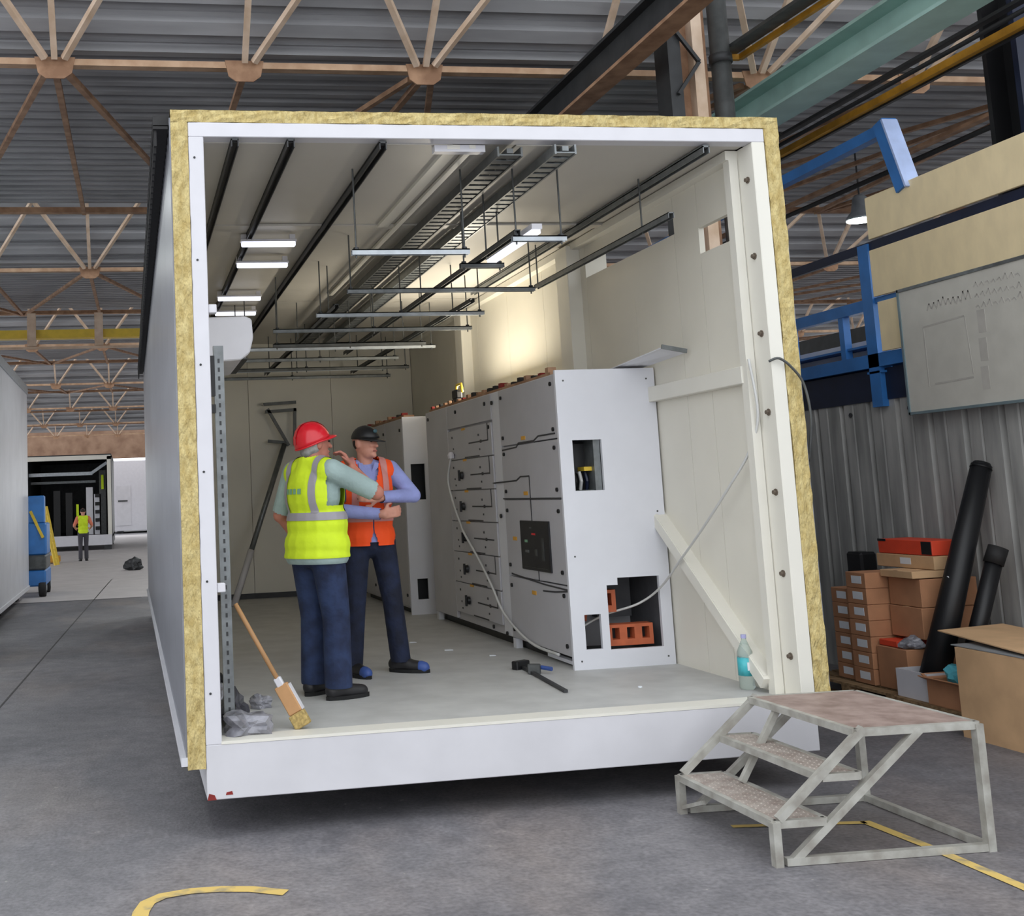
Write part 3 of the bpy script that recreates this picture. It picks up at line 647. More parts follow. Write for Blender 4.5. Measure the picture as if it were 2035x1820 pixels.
# work lamp on the cabinet roof
t = thing('work_lamp', (2.95, 4.25, 2.66), 'black and yellow work lamp lying on top of the long cabinet', 'lamp')
MB().box(2.78, 2.835, 4.16, 4.34, 2.665, 2.70).build('stand', m_black, t); MB().box(2.78, 2.84, 4.17, 4.33, 2.70, 2.79).build('housing', m_black, t, bevel=.01); MB().tube([(2.83, 4.13, 2.76), (2.83, 4.17, 2.84), (2.83, 4.30, 2.84), (2.83, 4.36, 2.76)], .014, 8).build('handle', m_yellow, t, True)
MB().box(2.86, 3.14, 3.6, 5.16, 2.665, 2.685).build('lamp_panel', m_black, t); MB().box(2.88, 3.12, 3.63, 5.13, 2.685, 2.688).build('lamp_glass', m_worklamp, t)
ld = bpy.data.lights.new('work_lamp_light', 'AREA'); ld.energy = 66; ld.color = (1, .92, .76); ld.shape = 'RECTANGLE'; ld.size = .26; ld.size_y = 1.5
lo = bpy.data.objects.new('work_lamp_light', ld); C.objects.link(lo); lo.location = (3.0, 4.4, 2.70)
lo.rotation_euler = (0, math.radians(180 - 26), 0); put(lo, t)
# loose metal sheet lying on the cabinet roof
t = thing('metal_sheet', (3.3, 1.7, 2.66), 'bent grey metal sheet poking off the cabinet roof toward the right wall', 'sheet')
qd = [(3.22, 1.70, 2.664), (3.46, 1.72, 2.664), (3.485, .95, 2.70), (3.30, .95, 2.735)]
MB().add(qd + [(x, y, z + .006) for x, y, z in qd], [(3, 2, 1, 0), (4, 5, 6, 7), (0, 1, 5, 4), (1, 2, 6, 5), (2, 3, 7, 6), (3, 0, 4, 7)]).build('sheet', m_cabgrey, t)
MB().bar((3.485, .95, 2.71), (3.30, .95, 2.745), .012, .03).build('folded_edge', m_galv, t)
# cables
def smooth(pts, n=6):
    pts = [Vector(p) for p in pts]; out = []
    for i in range(len(pts) - 1):
        p0 = pts[max(i - 1, 0)]; p1 = pts[i]; p2 = pts[i + 1]; p3 = pts[min(i + 2, len(pts) - 1)]
        for k in range(n):
            t_ = k / n
            out.append(.5 * ((2 * p1) + (p2 - p0) * t_ + (2 * p0 - 5 * p1 + 4 * p2 - p3) * t_ ** 2 + (-p0 + 3 * p1 - 3 * p2 + p3) * t_ ** 3))
    out.append(pts[-1]); return out
o = MB().tube(smooth([(2.70, 4.19, 2.15), (2.69, 4.31, 1.93), (2.69, 4.2, 1.72), (2.69, 3.98, 1.5), (2.68, 3.85, 1.42), (2.70, 3.51, 1.19), (2.70, 3.2, .99), (2.71, 2.91, .76), (2.715, 2.35, .6), (2.715, 1.75, .58)]), .011, 6).build('hanging_cable', m_cablew, None, True)
tag(o, 'white cable draped down the drawer fronts of the long cabinet', 'cable')
MB().lathe((2.70, 4.2, 2.12), [(.03, 0), (.035, .03), (.02, .06)], 8).build('plug', m_white, o)
o = MB().tube(smooth([(3.46, .14, 2.55), (3.49, .14, 2.2), (3.47, .25, 1.97), (3.43, .42, 1.78), (3.40, .73, 1.52), (3.40, 1.11, 1.27), (3.40, 1.44, 1.06), (3.30, 1.62, .93), (3.05, 1.66, .86), (2.85, 1.64, .78)]), .009, 6).build('hanging_cable', m_cablew, None, True)
tag(o, 'thin pale cable slung from the right post into the open cabinet end', 'cable')
o = MB().tube(smooth([(3.50, -.015, 2.515), (3.56, -.03, 2.53), (3.64, -.03, 2.47), (3.71, -.03, 2.36), (3.74, -.02, 2.15), (3.745, .05, 1.9)]), .008, 6).build('loose_wire', m_galvdk, None, True)
tag(o, 'short grey wire curling over the right yellow wool edge', 'wire')

# ================================================================== THINGS ON THE MODULE FLOOR
# broom
t = thing('broom', (.57, .2, ZF), 'push broom with wooden handle leaning in the left front corner', 'broom')
T_ = Vector((.215, .33, 1.205)); B_ = Vector((.575, .19, ZF + .004)); ax = Vector((.25, 1, .35))
def bl(f): return T_.lerp(B_, f)
MB().tube([bl(0), bl(.68)], .014, 8).build('handle', m_woodh, t, True)
MB().bar(bl(.60), bl(.70), .045, .03, up=ax).build('socket', m_white, t, bevel=.006)
MB().bar(bl(.66), bl(.88), .085, .035, up=ax).build('head_block', m_woodh, t, bevel=.006); MB().bar(bl(.68) + Vector((.035, 0, .02)), bl(.88) + Vector((.035, 0, .02)), .02, .04, up=ax).build('head_strip', m_white, t)
MB().bar(bl(.88), bl(.985), .10, .045, up=ax).build('bristles', m_bristle, t, bevel=.006)
# tall pole with a frame
t = thing('telescopic_pole', (.87, 7.76, ZF), 'long pole with rectangular frame head leaning on the back wall', 'pole')
A = Vector((.86, 7.72, ZF)); B = Vector((1.68, 8.5, 2.52))
MB().tube([A, A.lerp(B, .33)], .042, 8).build('white_grip', m_white, t, True); MB().tube([A.lerp(B, .33), B], .034, 8).build('shaft', m_galv, t, True)
for p, q in (((1.42, 8.52, 3.06), (1.86, 8.52, 3.08)), ((1.44, 8.52, 2.96), (1.86, 8.52, 2.98)), ((1.47, 8.52, 3.0), (1.74, 8.52, 2.5)), ((1.84, 8.52, 3.0), (1.82, 8.52, 2.5)), ((1.46, 8.52, 2.57), (1.7, 8.52, 2.54))): MB().bar(p, q, .04).build('frame_bar', m_galvdk, t)
# plastic bags and scraps
def crumple(name, c, r, m, label, cat, sd, sq=.7, parent=None, n=3):
    bm = bmesh.new(); bmesh.ops.create_icosphere(bm, subdivisions=n, radius=1); rnd = random.Random(sd); ph = [rnd.uniform(0, 6) for _ in range(9)]
    for v in bm.verts:
        d = v.co.normalized(); k = 1 + .16 * math.sin(5 * d.x + ph[0]) + .14 * math.sin(7 * d.y + ph[1]) + .13 * math.sin(6 * d.z + ph[2]) + .1 * math.sin(11 * d.x + 9 * d.y + ph[3]) + rnd.uniform(-.05, .05)
        v.co = Vector((d.x * r[0] * k, d.y * r[1] * k, max(d.z * r[2] * k, -r[2] * sq)))
    me = bpy.data.meshes.new(name); bm.to_mesh(me); bm.free(); o = link(name, me, m); o.location = (c[0], c[1], c[2] + r[2] * sq)
    for p in me.polygons: p.use_smooth = False
    return tag(o, label, cat)
crumple('plastic_bag', (.20, .55, ZF), (.085, .22, .10), m_bagdk, 'crumpled dark plastic bag against the left front post', 'bag', 3)
crumple('plastic_bag', (.24, .18, ZF), (.13, .11, .07), m_bag, 'crumpled clear grey plastic bag on the sill corner', 'bag', 5)
crumple('plastic_bag', (.17, 1.05, ZF), (.06, .10, .07), m_bag, 'small pale plastic scrap behind the dark bag', 'bag', 8)
crumple('plastic_scrap', (.40, .92, ZF), (.07, .06, .05), m_bag, 'small white plastic scrap beside the broom head', 'scrap', 11)
o = MB().lathe((.22, 2.0, ZF), [(.04, 0), (.05, .03), (.03, .07)], 10).build('cable_gland', m_black, None, True); tag(o, 'small black plastic gland on the floor behind the left channel', 'fitting')
# rod on the floor
t = thing('bar_clamp', (2.36, 1.3, ZF), 'black bar clamp lying on the grey floor in front of the cabinet', 'clamp')
MB().bar((2.42, 1.72, ZF + .015), (2.34, .70, ZF + .012), .025, .018).build('bar', m_dark, t); MB().bar((2.35, 1.70, ZF + .03), (2.47, 1.76, ZF + .03), .06, .06).build('jaw', m_black, t, bevel=.006)
MB().bar((2.38, 1.50, ZF + .035), (2.46, 1.46, ZF + .035), .05, .07).build('sliding_jaw', m_galvdk, t, bevel=.006); MB().tube([(2.47, 1.47, ZF + .045), (2.52, 1.4, ZF + .04)], .015, 8).build('screw_handle', m_shoeb, t)
for i, (x, y, s) in enumerate(((2.2, 2.9, .035), (2.43, 2.45, .025), (2.05, 3.5, .03))):
    o = MB().prism([(x - s, y - s * .5), (x + s, y - s * .8), (x + s * .7, y + s * .6), (x - s * .6, y + s * .9)], 'z', ZF + .0005, ZF + .006).build('paper_scrap', m_label); tag(o, ['white paper scrap on the floor left of the cabinet gap', 'tiny white paper scrap nearest the bar clamp', 'white paper scrap farthest back by the cabinet foot'][i], 'scrap')
# water bottle
t = thing('water_bottle', (3.40, .46, ZF), 'clear plastic water bottle with aqua label by the right post', 'bottle')
bx, by = 3.425, .42
MB().lathe((bx, by, ZF), [(.04, 0), (.048, .01), (.046, .04), (.048, .06), (.048, .20), (.046, .23), (.02, .29), (.015, .3), (.015, .315)], 16).build('body', m_clear, t, True)
MB().lathe((bx, by, ZF), [(.0495, .085), (.0495, .195)], 16).build('label_band', m_aqua, t, True); MB().lathe((bx, by, ZF), [(.017, .312), (.017, .335)], 12).build('cap', mat('lilac_cap', (170, 170, 214), .4), t)
MB().box(bx - .018, bx + .018, by - .0515, by - .049, ZF + .12, ZF + .17).build('label_print', m_label, t)
o = MB().lathe((2.85, .72, ZF), [(.014, 0), (.014, .008)], 8).build('bottle_cap', m_label); tag(o, 'tiny white cap on the floor between cabinet and sill', 'cap')

# ================================================================== STEPS IN FRONT
st = thing('steel_steps', (3.1, -.8, 0), 'low grey steel steps with two treads and a platform at the module sill', 'steps')
YA, YB = -.28, -1.20       # far and near side
def skew(x): return -.06 * (x - 2.6)
def angle(p, q, wd=.035, nm='frame_bar', m=None): return MB().bar(p, q, wd, wd).build(nm, m or m_frame, st)
def lip(x0, x1, z): 
    for y in (YA, YB): MB().bar((x0, y + skew(x0), z), (x1, y + skew(x1), z), .03, .035).build('frame_bar', m_frame, st)
def plate(x0, x1, z, nm, m):
    MB().add([(x0, YB + skew(x0), z - .012), (x1, YB + skew(x1), z - .012), (x1, YA + skew(x1), z - .012), (x0, YA + skew(x0), z - .012), (x0, YB + skew(x0), z), (x1, YB + skew(x1), z), (x1, YA + skew(x1), z), (x0, YA + skew(x0), z)],
             [(3, 2, 1, 0), (4, 5, 6, 7), (0, 1, 5, 4), (1, 2, 6, 5), (2, 3, 7, 6), (3, 0, 4, 7)]).build(nm, m, st)
plate(2.58, 2.83, .205, 'tread', m_tread); plate(2.83, 3.02, .402, 'tread', m_tread); plate(3.02, 3.64, .60, 'platform', m_deckpl)
# raised anti-slip studs on the treads
b = MB()
for (x0, x1, z) in ((2.60, 2.82, .205), (2.85, 3.01, .402)):
    for i in range(int((x1 - x0) / .035)):
        for j in range(24): 
            x = x0 + .015 + i * .035; y = YB + .03 + j * .037 + skew(x); b.add([(x - .008, y, z), (x, y - .008, z), (x + .008, y, z), (x, y + .008, z), (x, y, z + .004)], [(0, 1, 4), (1, 2, 4), (2, 3, 4), (3, 0, 4)])
o = b.build('tread_studs', m_tread, st); o['kind'] = 'stuff'
for (x0, x1, z) in ((2.58, 2.83, .19), (2.83, 3.02, .387), (3.02, 3.64, .583)):
    lip(x0, x1, z)
    for x in (x0, x1): MB().bar((x, YA + skew(x), z), (x, YB + skew(x), z), .03, .035).build('frame_bar', m_frame, st)
for y in (YA, YB):
    angle((2.58, y, 0), (2.58, y, .2), .04, 'leg'); angle((3.64, y + skew(3.64), 0), (3.64, y + skew(3.64), .59), .04, 'leg')
    angle((2.60, y, .21), (3.06, y + skew(3.06), .60), .035, 'stringer'); angle((2.66, y, .02), (3.34, y + skew(3.34), .58), .035, 'stringer')
    angle((2.62, y, .02), (3.64, y + skew(3.64), .02), .035, 'base_rail')
    angle((2.83, y + skew(2.83), .385), (3.02, y + skew(3.0), .385), .025, 'frame_bar')
angle((3.64, YA + skew(3.64), .02), (3.64, YB + skew(3.64), .02), .035, 'base_rail')
angle((2.58, YA, .03), (2.58, YA - .25, .12), .02, 'frame_bar')
angle((2.80, (YA + YB) / 2 + .2, .21), (3.05, (YA + YB) / 2 + .2, .59), .03, 'stringer')

# ================================================================== PEOPLE
def capsule(bm, p, q, r0, r1, n=14, k=5):
    p = Vector(p); q = Vector(q); d = q - p; L_ = d.length; d = d / L_ if L_ > 1e-6 else Vector((0, 0, 1)); a = d.orthogonal().normalized(); b = d.cross(a); rings = []
    for i in range(k + 1):
        t_ = -math.pi / 2 + (math.pi / 2) * i / k; rings.append((p + d * r0 * math.sin(t_), max(r0 * math.cos(t_), 1e-4)))
    for i in range(k + 1):
        t_ = (math.pi / 2) * i / k; rings.append((q + d * r1 * math.sin(t_), max(r1 * math.cos(t_), 1e-4)))
    vv = [[bm.verts.new(c + (a * math.cos(2 * math.pi * j / n) + b * math.sin(2 * math.pi * j / n)) * r) for j in range(n)] for c, r in rings]
    for i in range(len(vv) - 1):
        for j in range(n): bm.faces.new((vv[i][j], vv[i][(j + 1) % n], vv[i + 1][(j + 1) % n], vv[i + 1][j]))
    bm.faces.new(vv[0][::-1]); bm.faces.new(vv[-1])
def ellipsoid(bm, c, r, rot=None):
    R_ = bmesh.ops.create_uvsphere(bm, u_segments=18, v_segments=12, radius=1)
    for v in R_['verts']:
        co = Vector((v.co.x * r[0], v.co.y * r[1], v.co.z * r[2]))
        if rot is not None: co = rot @ co
        v.co = co + Vector(c)
def blob(name, shapes, m, parent, voxel=.012, smooth_it=6, loc=None, cut=None):
    """shapes: ('c', p, q, r0, r1) capsules / ('e', centre, radii[, rot]) ellipsoids, fused into one skin"""
    bm = bmesh.new()
    for s in shapes:
        if s[0] == 'c': capsule(bm, *s[1:])
        else: ellipsoid(bm, *s[1:])
    me = bpy.data.meshes.new(name); bm.to_mesh(me); bm.free()
    o = bpy.data.objects.new(name, me); C.objects.link(o)
    rm = o.modifiers.new('r', 'REMESH'); rm.mode = 'VOXEL'; rm.voxel_size = voxel; rm.use_smooth_shade = True
    sm = o.modifiers.new('s', 'SMOOTH'); sm.factor = .5; sm.iterations = smooth_it
    dg = bpy.context.evaluated_depsgraph_get(); me2 = bpy.data.meshes.new_from_object(o.evaluated_get(dg))
    o.modifiers.clear(); o.data = me2; bpy.data.meshes.remove(me); me2.name = name
    if cut: cut_mesh(me2, cut)
    for p in me2.polygons: p.use_smooth = True
    me2.materials.clear(); me2.materials.append(m)
    if parent is not None: o.parent = parent
    return o
def cut_mesh(me, cut):
    """cut: list of planes (point, normal) to keep the side the normal points away from, or functions f(co)->True to delete"""
    bm = bmesh.new(); bm.from_mesh(me)
    for c in cut:
        if callable(c):
            bmesh.ops.delete(bm, geom=[f for f in bm.faces if c(f.calc_center_median())], context='FACES')
        else:
            bmesh.ops.bisect_plane(bm, geom=bm.verts[:] + bm.edges[:] + bm.faces[:], plane_co=c[0], plane_no=c[1], clear_outer=True)
    bm.to_mesh(me); bm.free()
def band(name, src, cut, m, parent, push=.005):
    me = src.data.copy(); me.name = name; bm = bmesh.new(); bm.from_mesh(me)
    bm.normal_update()
    nv = {v: v.normal.copy() for v in bm.verts}
    for v in bm.verts: v.co += nv[v] * push
    bm.to_mesh(me); bm.free(); cut_mesh(me, cut)
    o = bpy.data.objects.new(name, me); C.objects.link(o); me.materials.clear(); me.materials.append(m); o.parent = parent
    return o
def hand_shapes(wr, dirv, palm_n, side, curl=.5, s=1.0):
    """palm + five fingers. dirv: direction of fingers, palm_n: palm normal, side: +1/-1 thumb side along dirv x palm_n"""
    wr = Vector(wr); d = Vector(dirv).normalized(); n = Vector(palm_n); n = (n - d * n.dot(d)).normalized(); sdv = d.cross(n) * side; out = []
    pc = wr + d * .045 * s
    for k in (-1, 0, 1): out.append(('c', wr + sdv * k * .018 * s, wr + d * .085 * s + sdv * k * .026 * s, .018 * s, .015 * s))
    for k, ln in ((1.5, .07), (.5, .08), (-.5, .075), (-1.5, .058)):
        b0 = wr + d * .085 * s + sdv * k * .021 * s; d1 = (d * math.cos(curl * .6) + n * math.sin(curl * .6)).normalized(); b1 = b0 + d1 * ln * .5 * s
        d2 = (d * math.cos(curl * 1.9) + n * math.sin(curl * 1.9)).normalized(); b2 = b1 + d2 * ln * .5 * s
        out += [('c', b0, b1, .0105 * s, .0095 * s), ('c', b1, b2, .0095 * s, .008 * s)]
    t0 = wr + d * .02 * s + sdv * .03 * s; t1 = t0 + (d * .6 + sdv * .7 + n * .35).normalized() * .045 * s; t2 = t1 + (d * .9 + n * .4).normalized() * .035 * s
    out += [('c', t0, t1, .014 * s, .0115 * s), ('c', t1, t2, .0115 * s, .009 * s)]
    return out

def person(name, loc, heading, label, P):
    root = thing(name, loc, label, 'person'); root.rotation_euler = (0, 0, -heading); root.scale = (P['s'],) * 3
    g = P.get('girth', 1.0); bk = P.get('bulk', 0.0); V = Vector
    hipL, hipR = V((-.095, 0, .92)), V((.095, 0, .92))
    shL, shR = V((-.185, -.015, 1.445)), V((.185, -.015, 1.445))
    fL, fR = V(P['footL']), V(P['footR'])
    anL, anR = fL + V((0, 0, .085)), fR + V((0, 0, .085))
    def knee(h, a, fw=.03): return (h + a) / 2 + V((0, fw, .01))
    knL, knR = knee(hipL, anL), knee(hipR, anR)
    hr = Matrix.Rotation(-P['head_turn'], 3, 'Z') @ Matrix.Rotation(-P.get('head_tilt', 0), 3, 'X')
    hc = V((0, .02, 1.655 - P.get('head_drop', 0)))
    def H(x, y, z): return hc + hr @ V((x, y, z))
    head = [('e', hc, (.074, .094, .105), hr), ('e', H(0, .025, -.06), (.058, .066, .062), hr), ('e', H(0, -.02, .03), (.078, .092, .088), hr),
            ('c', H(0, .088, .012), H(0, .112, -.022), .009, .016), ('e', H(.02, .088, -.018), (.02, .01, .016), hr), ('e', H(-.02, .088, -.018), (.02, .01, .016), hr),
            ('c', H(-.035, .082, .03), H(.035, .082, .03), .013, .013), ('e', H(0, .082, -.09), (.026, .02, .02), hr), ('c', H(-.02, .09, -.058), H(.02, .09, -.058), .008, .008),
            ('e', H(.077, -.005, -.01), (.011, .022, .034), hr), ('e', H(-.077, -.005, -.01), (.011, .022, .034), hr)]
    neck = [('c', V((0, -.015, 1.45)), hc + hr @ V((0, -.01, -.05)), .062, .056)]
    def torso(i):      # i = inflation
        return [('e', V((0, .0, 1.30)), (.165 + i + .055 * (g - 1) + .01, .105 + i + .08 * (g - 1), .19 + i)), ('e', V((0, .012, 1.10)), (.142 * g + i, .105 * g + i, .17 + i)), ('e', V((0, .005, .97)), (.155 * g + i, .115 * g + i, .13 + i)),
                ('c', V((-.145, -.015, 1.43)), V((.145, -.015, 1.43)), .058 + i, .058 + i), ('c', V((0, -.02, 1.42)), V((0, -.018, 1.49)), .09 + i, .062 + i), ('c', V((.03, -.02, 1.475)), V((.15, -.015, 1.435)), .05 + i, .056 + i), ('c', V((-.03, -.02, 1.475)), V((-.15, -.015, 1.435)), .05 + i, .056 + i)]
    elL, elR, wrL, wrR = V(P['elL']), V(P['elR']), V(P['wrL']), V(P['wrR'])
    def arms(i, fore=True):
        out = [('c', shL, elL, .054 + i + bk * .5, .043 + i + bk * .4), ('c', shR, elR, .054 + i + bk * .5, .043 + i + bk * .4)]
        if fore: out += [('c', elL, wrL, .042 + i, .03 + i), ('c', elR, wrR, .042 + i, .03 + i)]
        return out
    def legs(i, flare=0):
        return [('c', hipL, knL, .083 + i, .06 + i), ('c', hipR, knR, .083 + i, .06 + i), ('c', knL, anL, .058 + i, .042 + i + flare), ('c', knR, anR, .058 + i, .042 + i + flare)]
    feet = []
    for f, a in ((fL, P['toeL']), (fR, P['toeR'])):
        d = V((math.sin(a), math.cos(a), 0)); feet.append(('c', f + V((0, 0, .045)) - d * .03, f + V((0, 0, .035)) + d * .14, .038, .032))
    hands = hand_shapes(wrL, V(P['hdL']), V(P['hnL']), P.get('tsL', 1), P.get('curl', .5)) + hand_shapes(wrR, V(P['hdR']), V(P['hnR']), P.get('tsR', -1), P.get('curl', .5))
    lo_ = P.get('voxel', .0075)
    blob('body', head + neck + torso(-.012) + arms(0) + legs(-.01) + feet + hands, P['skin'], root, lo_, 3)
    # trousers
    tr = blob('trousers', legs(.012 + bk, .016) + [('e', V((0, .0, .93)), (.165 * g, .125 * g, .115)), ('c', hipL, hipR, .10, .10)], P['trouser'], root, .011, 5, cut=[((0, 0, 1.02), (0, 0, 1)), ((0, 0, .075), (0, 0, -1))])
    # shirt
    shirt = torso(.006) + arms(.012, P.get('long_sleeve', False)) + [('e', V((0, .0, .90)), (.172 * g + .004, .135 * g + .002, .12))]
    cuts = [((0, 0, P.get('shirt_hem', .93)), (0, 0, -1)), ((0, 0, 1.53), (0, 0, 1))]
    if not P.get('long_sleeve'):
        for (a, b_) in ((shL, elL), (shR, elR)):
            d = (b_ - a).normalized(); pe = a.lerp(b_, .92)
            cuts.append(lambda co, pe=pe, d=d, b_=b_: (co - pe).dot(d) > 0 and (co - b_).length < .13)
    else:
        for (a, b_) in ((elL, wrL), (elR, wrR)):
            d = (b_ - a).normalized(); pe = a.lerp(b_, .93)
            cuts.append(lambda co, pe=pe, d=d, b_=b_: (co - pe).dot(d) > 0 and (co - b_).length < .07)
    sh = blob('shirt', shirt, P['shirt'], root, .010, 4, cut=cuts)
    if P.get('collar'):
        for s in (-1, 1): MB().prism([(s * .008, 1.395), (s * .07, 1.46), (s * .075, 1.495), (s * .045, 1.495)], 'y', .070, .082).build('collar', P['shirt'], sh)
        for o in sh.children: o.matrix_parent_inverse = Matrix.Identity(4)
    # vest
    vh = P['vest_hem']; vs_ = torso(P.get('vest_i', .024))
    vcut = [((0, 0, vh), (0, 0, -1)), ((0, 0, 1.545), (0, 0, 1)), ((P.get('vest_w', .178), 0, 1.4), (1, 0, .15)), ((-P.get('vest_w', .178), 0, 1.4), (-1, 0, .15))]
    vcut += [lambda co: abs(abs(co.x) - P.get('vest_w', .178) - .027) < .055 and 1.22 < co.z < 1.40 and abs(co.y) < .075]
    vcut += [lambda co: math.hypot(co.x, co.y + .012) < .088 and co.z > 1.42 and not (co.y < -.05 and co.z < 1.52)]
    if P.get('vest_hem') < .95: vs_ = vs_ + [('e', V((0, .0, .90)), (.172 * g + .012, .135 * g + .01, .12))]
    vcut.append(lambda co: co.y > .03 and abs(co.x) < max(.004, (co.z - 1.22) * P.get('vneck', .36)) and co.z > 1.0)
    vcut.append(lambda co: co.y > .03 and co.z < 1.02 and abs(co.x) < (1.02 - co.z) * P.get('flare', .15))
    ve = blob('vest', vs_, P['vest'], root, .009, 4, cut=vcut)
    zb = P['band']
    band('reflective_band', ve, [((0, 0, zb - .025), (0, 0, -1)), ((0, 0, zb + .025), (0, 0, 1))], P['tape'], ve)
    for s in (-1, 1):
        for k in P.get('strap_sides', (1, -1)):
            band('reflective_strap', ve, [((0, 0, zb + .02), (0, 0, -1)), ((s * P.get('strap', .105) - .024, 0, 0), (-1, 0, 0)), ((s * P.get('strap', .105) + .024, 0, 0), (1, 0, 0)), (lambda co, k=k: co.y * k < 0)], P['tape'], ve)
    # shoes
    for f, a in ((fL, P['toeL']), (fR, P['toeR'])):
        d = V((math.sin(a), math.cos(a), 0)); sd = V((d.y, -d.x, 0))
        so = blob('shoe', [('c', f - d * .045 + V((0, 0, .055)), f + d * .06 + V((0, 0, .052)), .05, .048), ('c', f + d * .06 + V((0, 0, .045)), f + d * .165 + V((0, 0, .038)), .049, .040), ('c', f - d * .02 + V((0, 0, .06)), f - d * .005 + V((0, 0, .13)), .05, .052)], P['shoe'], root, .010, 3, cut=[((0, 0, .012), (0, 0, -1))])
        b = MB(); n_ = 14; ring = []
        for i in range(n_):
            t_ = 2 * math.pi * i / n_; ring.append(f + d * (.062 + .155 * math.cos(t_)) + sd * (.052 * math.sin(t_)))
        b.add([(p.x, p.y, .0) for p in ring] + [(p.x, p.y, .024) for p in ring], [tuple(range(n_ - 1, -1, -1)), tuple(range(n_, 2 * n_))] + [(i, (i + 1) % n_, n_ + (i + 1) % n_, n_ + i) for i in range(n_)])
        o = b.build('sole', m_sole); o.parent = so
        if P.get('toe_cap'):
            o = blob('toe_cap', [('c', f + d * .15 + V((0, 0, .04)), f + d * .172 + V((0, 0, .036)), .044, .042)], P['toe_cap'], so, .010, 2, cut=[((0, 0, .012), (0, 0, -1))])
    # eyes
    for s in (-1, 1):
        o = blob('eye', [('e', H(s * .031, .0905, .010), (.012, .008, .007), hr)], m_black, root, .003, 1)
    blob('mouth', [('c', H(-.018, .0965, -.060), H(.018, .0965, -.060), .0045, .0045)], m_mouth, root, .002, 1)
    return root, H, hr, hc, ve
def dome(name, H, hr, cz, rx, ry, rz, m, parent, z_cut=0.0, n=24, k=8, y_off=0.0):
    b = MB(); vs = []; fs = []
    for i in range(k + 1):
        a = math.pi / 2 * (i / k) * .995
        for j in range(n):
            t_ = 2 * math.pi * j / n; vs.append(H(rx * math.cos(a) * math.cos(t_), y_off + ry * math.cos(a) * math.sin(t_), cz + rz * math.sin(a)))
    for i in range(k):
        for j in range(n): fs.append((i * n + j, i * n + (j + 1) % n, (i + 1) * n + (j + 1) % n, (i + 1) * n + j))
    fs += [tuple(range(n - 1, -1, -1)), tuple(k * n + j for j in range(n))]
    o = b.add(vs, fs).build(name, m, None, True); o.parent = parent; return o
def brim(name, H, cz, rx, ry, ext, m, parent, droop=.02, y_off=0.0, all_round=.012, n=28):
    b = MB(); vs = []; fs = []
    for j in range(n):
        t_ = 2 * math.pi * j / n; s = max(0, math.sin(t_)); e = all_round + ext * s ** 1.6
        for (k_, zz) in ((.97, .004), (1, -.004)):
            pass
        for (kk, zz) in ((0, .006), (1, .004), (1, -.004), (0, -.006)):
            vs.append(H((rx - .004 + e * kk * .55) * math.cos(t_), y_off + (ry - .004 + e * kk) * math.sin(t_), cz + zz - droop * kk * s))
    for j in range(n):
        for q_ in range(4): fs.append((j * 4 + q_, j * 4 + (q_ + 1) % 4, ((j + 1) % n) * 4 + (q_ + 1) % 4, ((j + 1) % n) * 4 + q_))
    o = b.add(vs, fs).build(name, m, None, True); o.parent = parent; return o

# man with the red helmet, seen from behind
P1 = dict(s=1.02, girth=1.36, bulk=.020, vest_i=.036, vest_w=.208, strap=.125, head_drop=.025, footL=(-.13, .05, 0), footR=(.12, .03, 0), toeL=-.1, toeR=.30, head_turn=.30, head_tilt=.0,
          elL=(-.315, -.03, 1.165), wrL=(-.27, .12, .95), hdL=(.25, .5, -.8), hnL=(.9, -.2, .1), elR=(.30, .27, 1.29), wrR=(.10, .24, 1.47), hdR=(-.35, -.30, .85), hnR=(-.5, -.8, -.2), tsL=1, tsR=1,
          skin=m_skin2, trouser=m_denim, shirt=m_sage, shirt_hem=.852, vest=m_hvy, vest_hem=.89, band=1.155, tape=m_reflect, shoe=m_shoe, curl=.7, flare=.1)
man1, H1, hr1, hc1, ve1 = person('person', (.84, 1.12, ZF), math.radians(57), 'person in red hard hat and yellow vest seen from behind', P1)
tl_ = math.radians(22)
def H1h(x, y, z): return H1(x, y * math.cos(tl_) - z * math.sin(tl_), y * math.sin(tl_) + z * math.cos(tl_))
hm = dome('hard_hat', H1h, hr1, .005, .112, .128, .145, m_red, man1, y_off=-.012)
brim('hat_brim', H1h, .008, .112, .128, .042, m_red, hm, y_off=-.012, all_round=.008)
o = MB(); vs = []
for i in range(9):
    a = math.radians(15 + i * 18.75)
    for x in (-.018, .018): vs.append(H1h(x, -.012 + .131 * math.cos(a), .006 + .149 * math.sin(a)))
o.add(vs, [(2 * i, 2 * i + 1, 2 * i + 3, 2 * i + 2) for i in range(8)]); o = o.build('hat_ridge', m_red, None, True); o.parent = hm
blob('hair', [('e', H1(0, -.03, -.015), (.083, .078, .075), hr1), ('e', H1(0, -.06, -.05), (.06, .045, .05), hr1)], m_hair, man1, .009, 3)
# faded print on the back of the vest
pr = []
for i, (x0, x1) in enumerate(((-.075, -.05), (-.04, -.012), (.0, .028), (.04, .07))):
    pr.append((x0, x1))
for i, (x0, x1) in enumerate(pr):
    o = band('back_print', ve1, [((0, 0, 1.30), (0, 0, -1)), ((0, 0, 1.335), (0, 0, 1)), ((x0 - .02, 0, 0), (-1, 0, 0)), ((x1 - .02, 0, 0), (1, 0, 0)), (lambda co: co.y > 0)], m_print, ve1, .004)
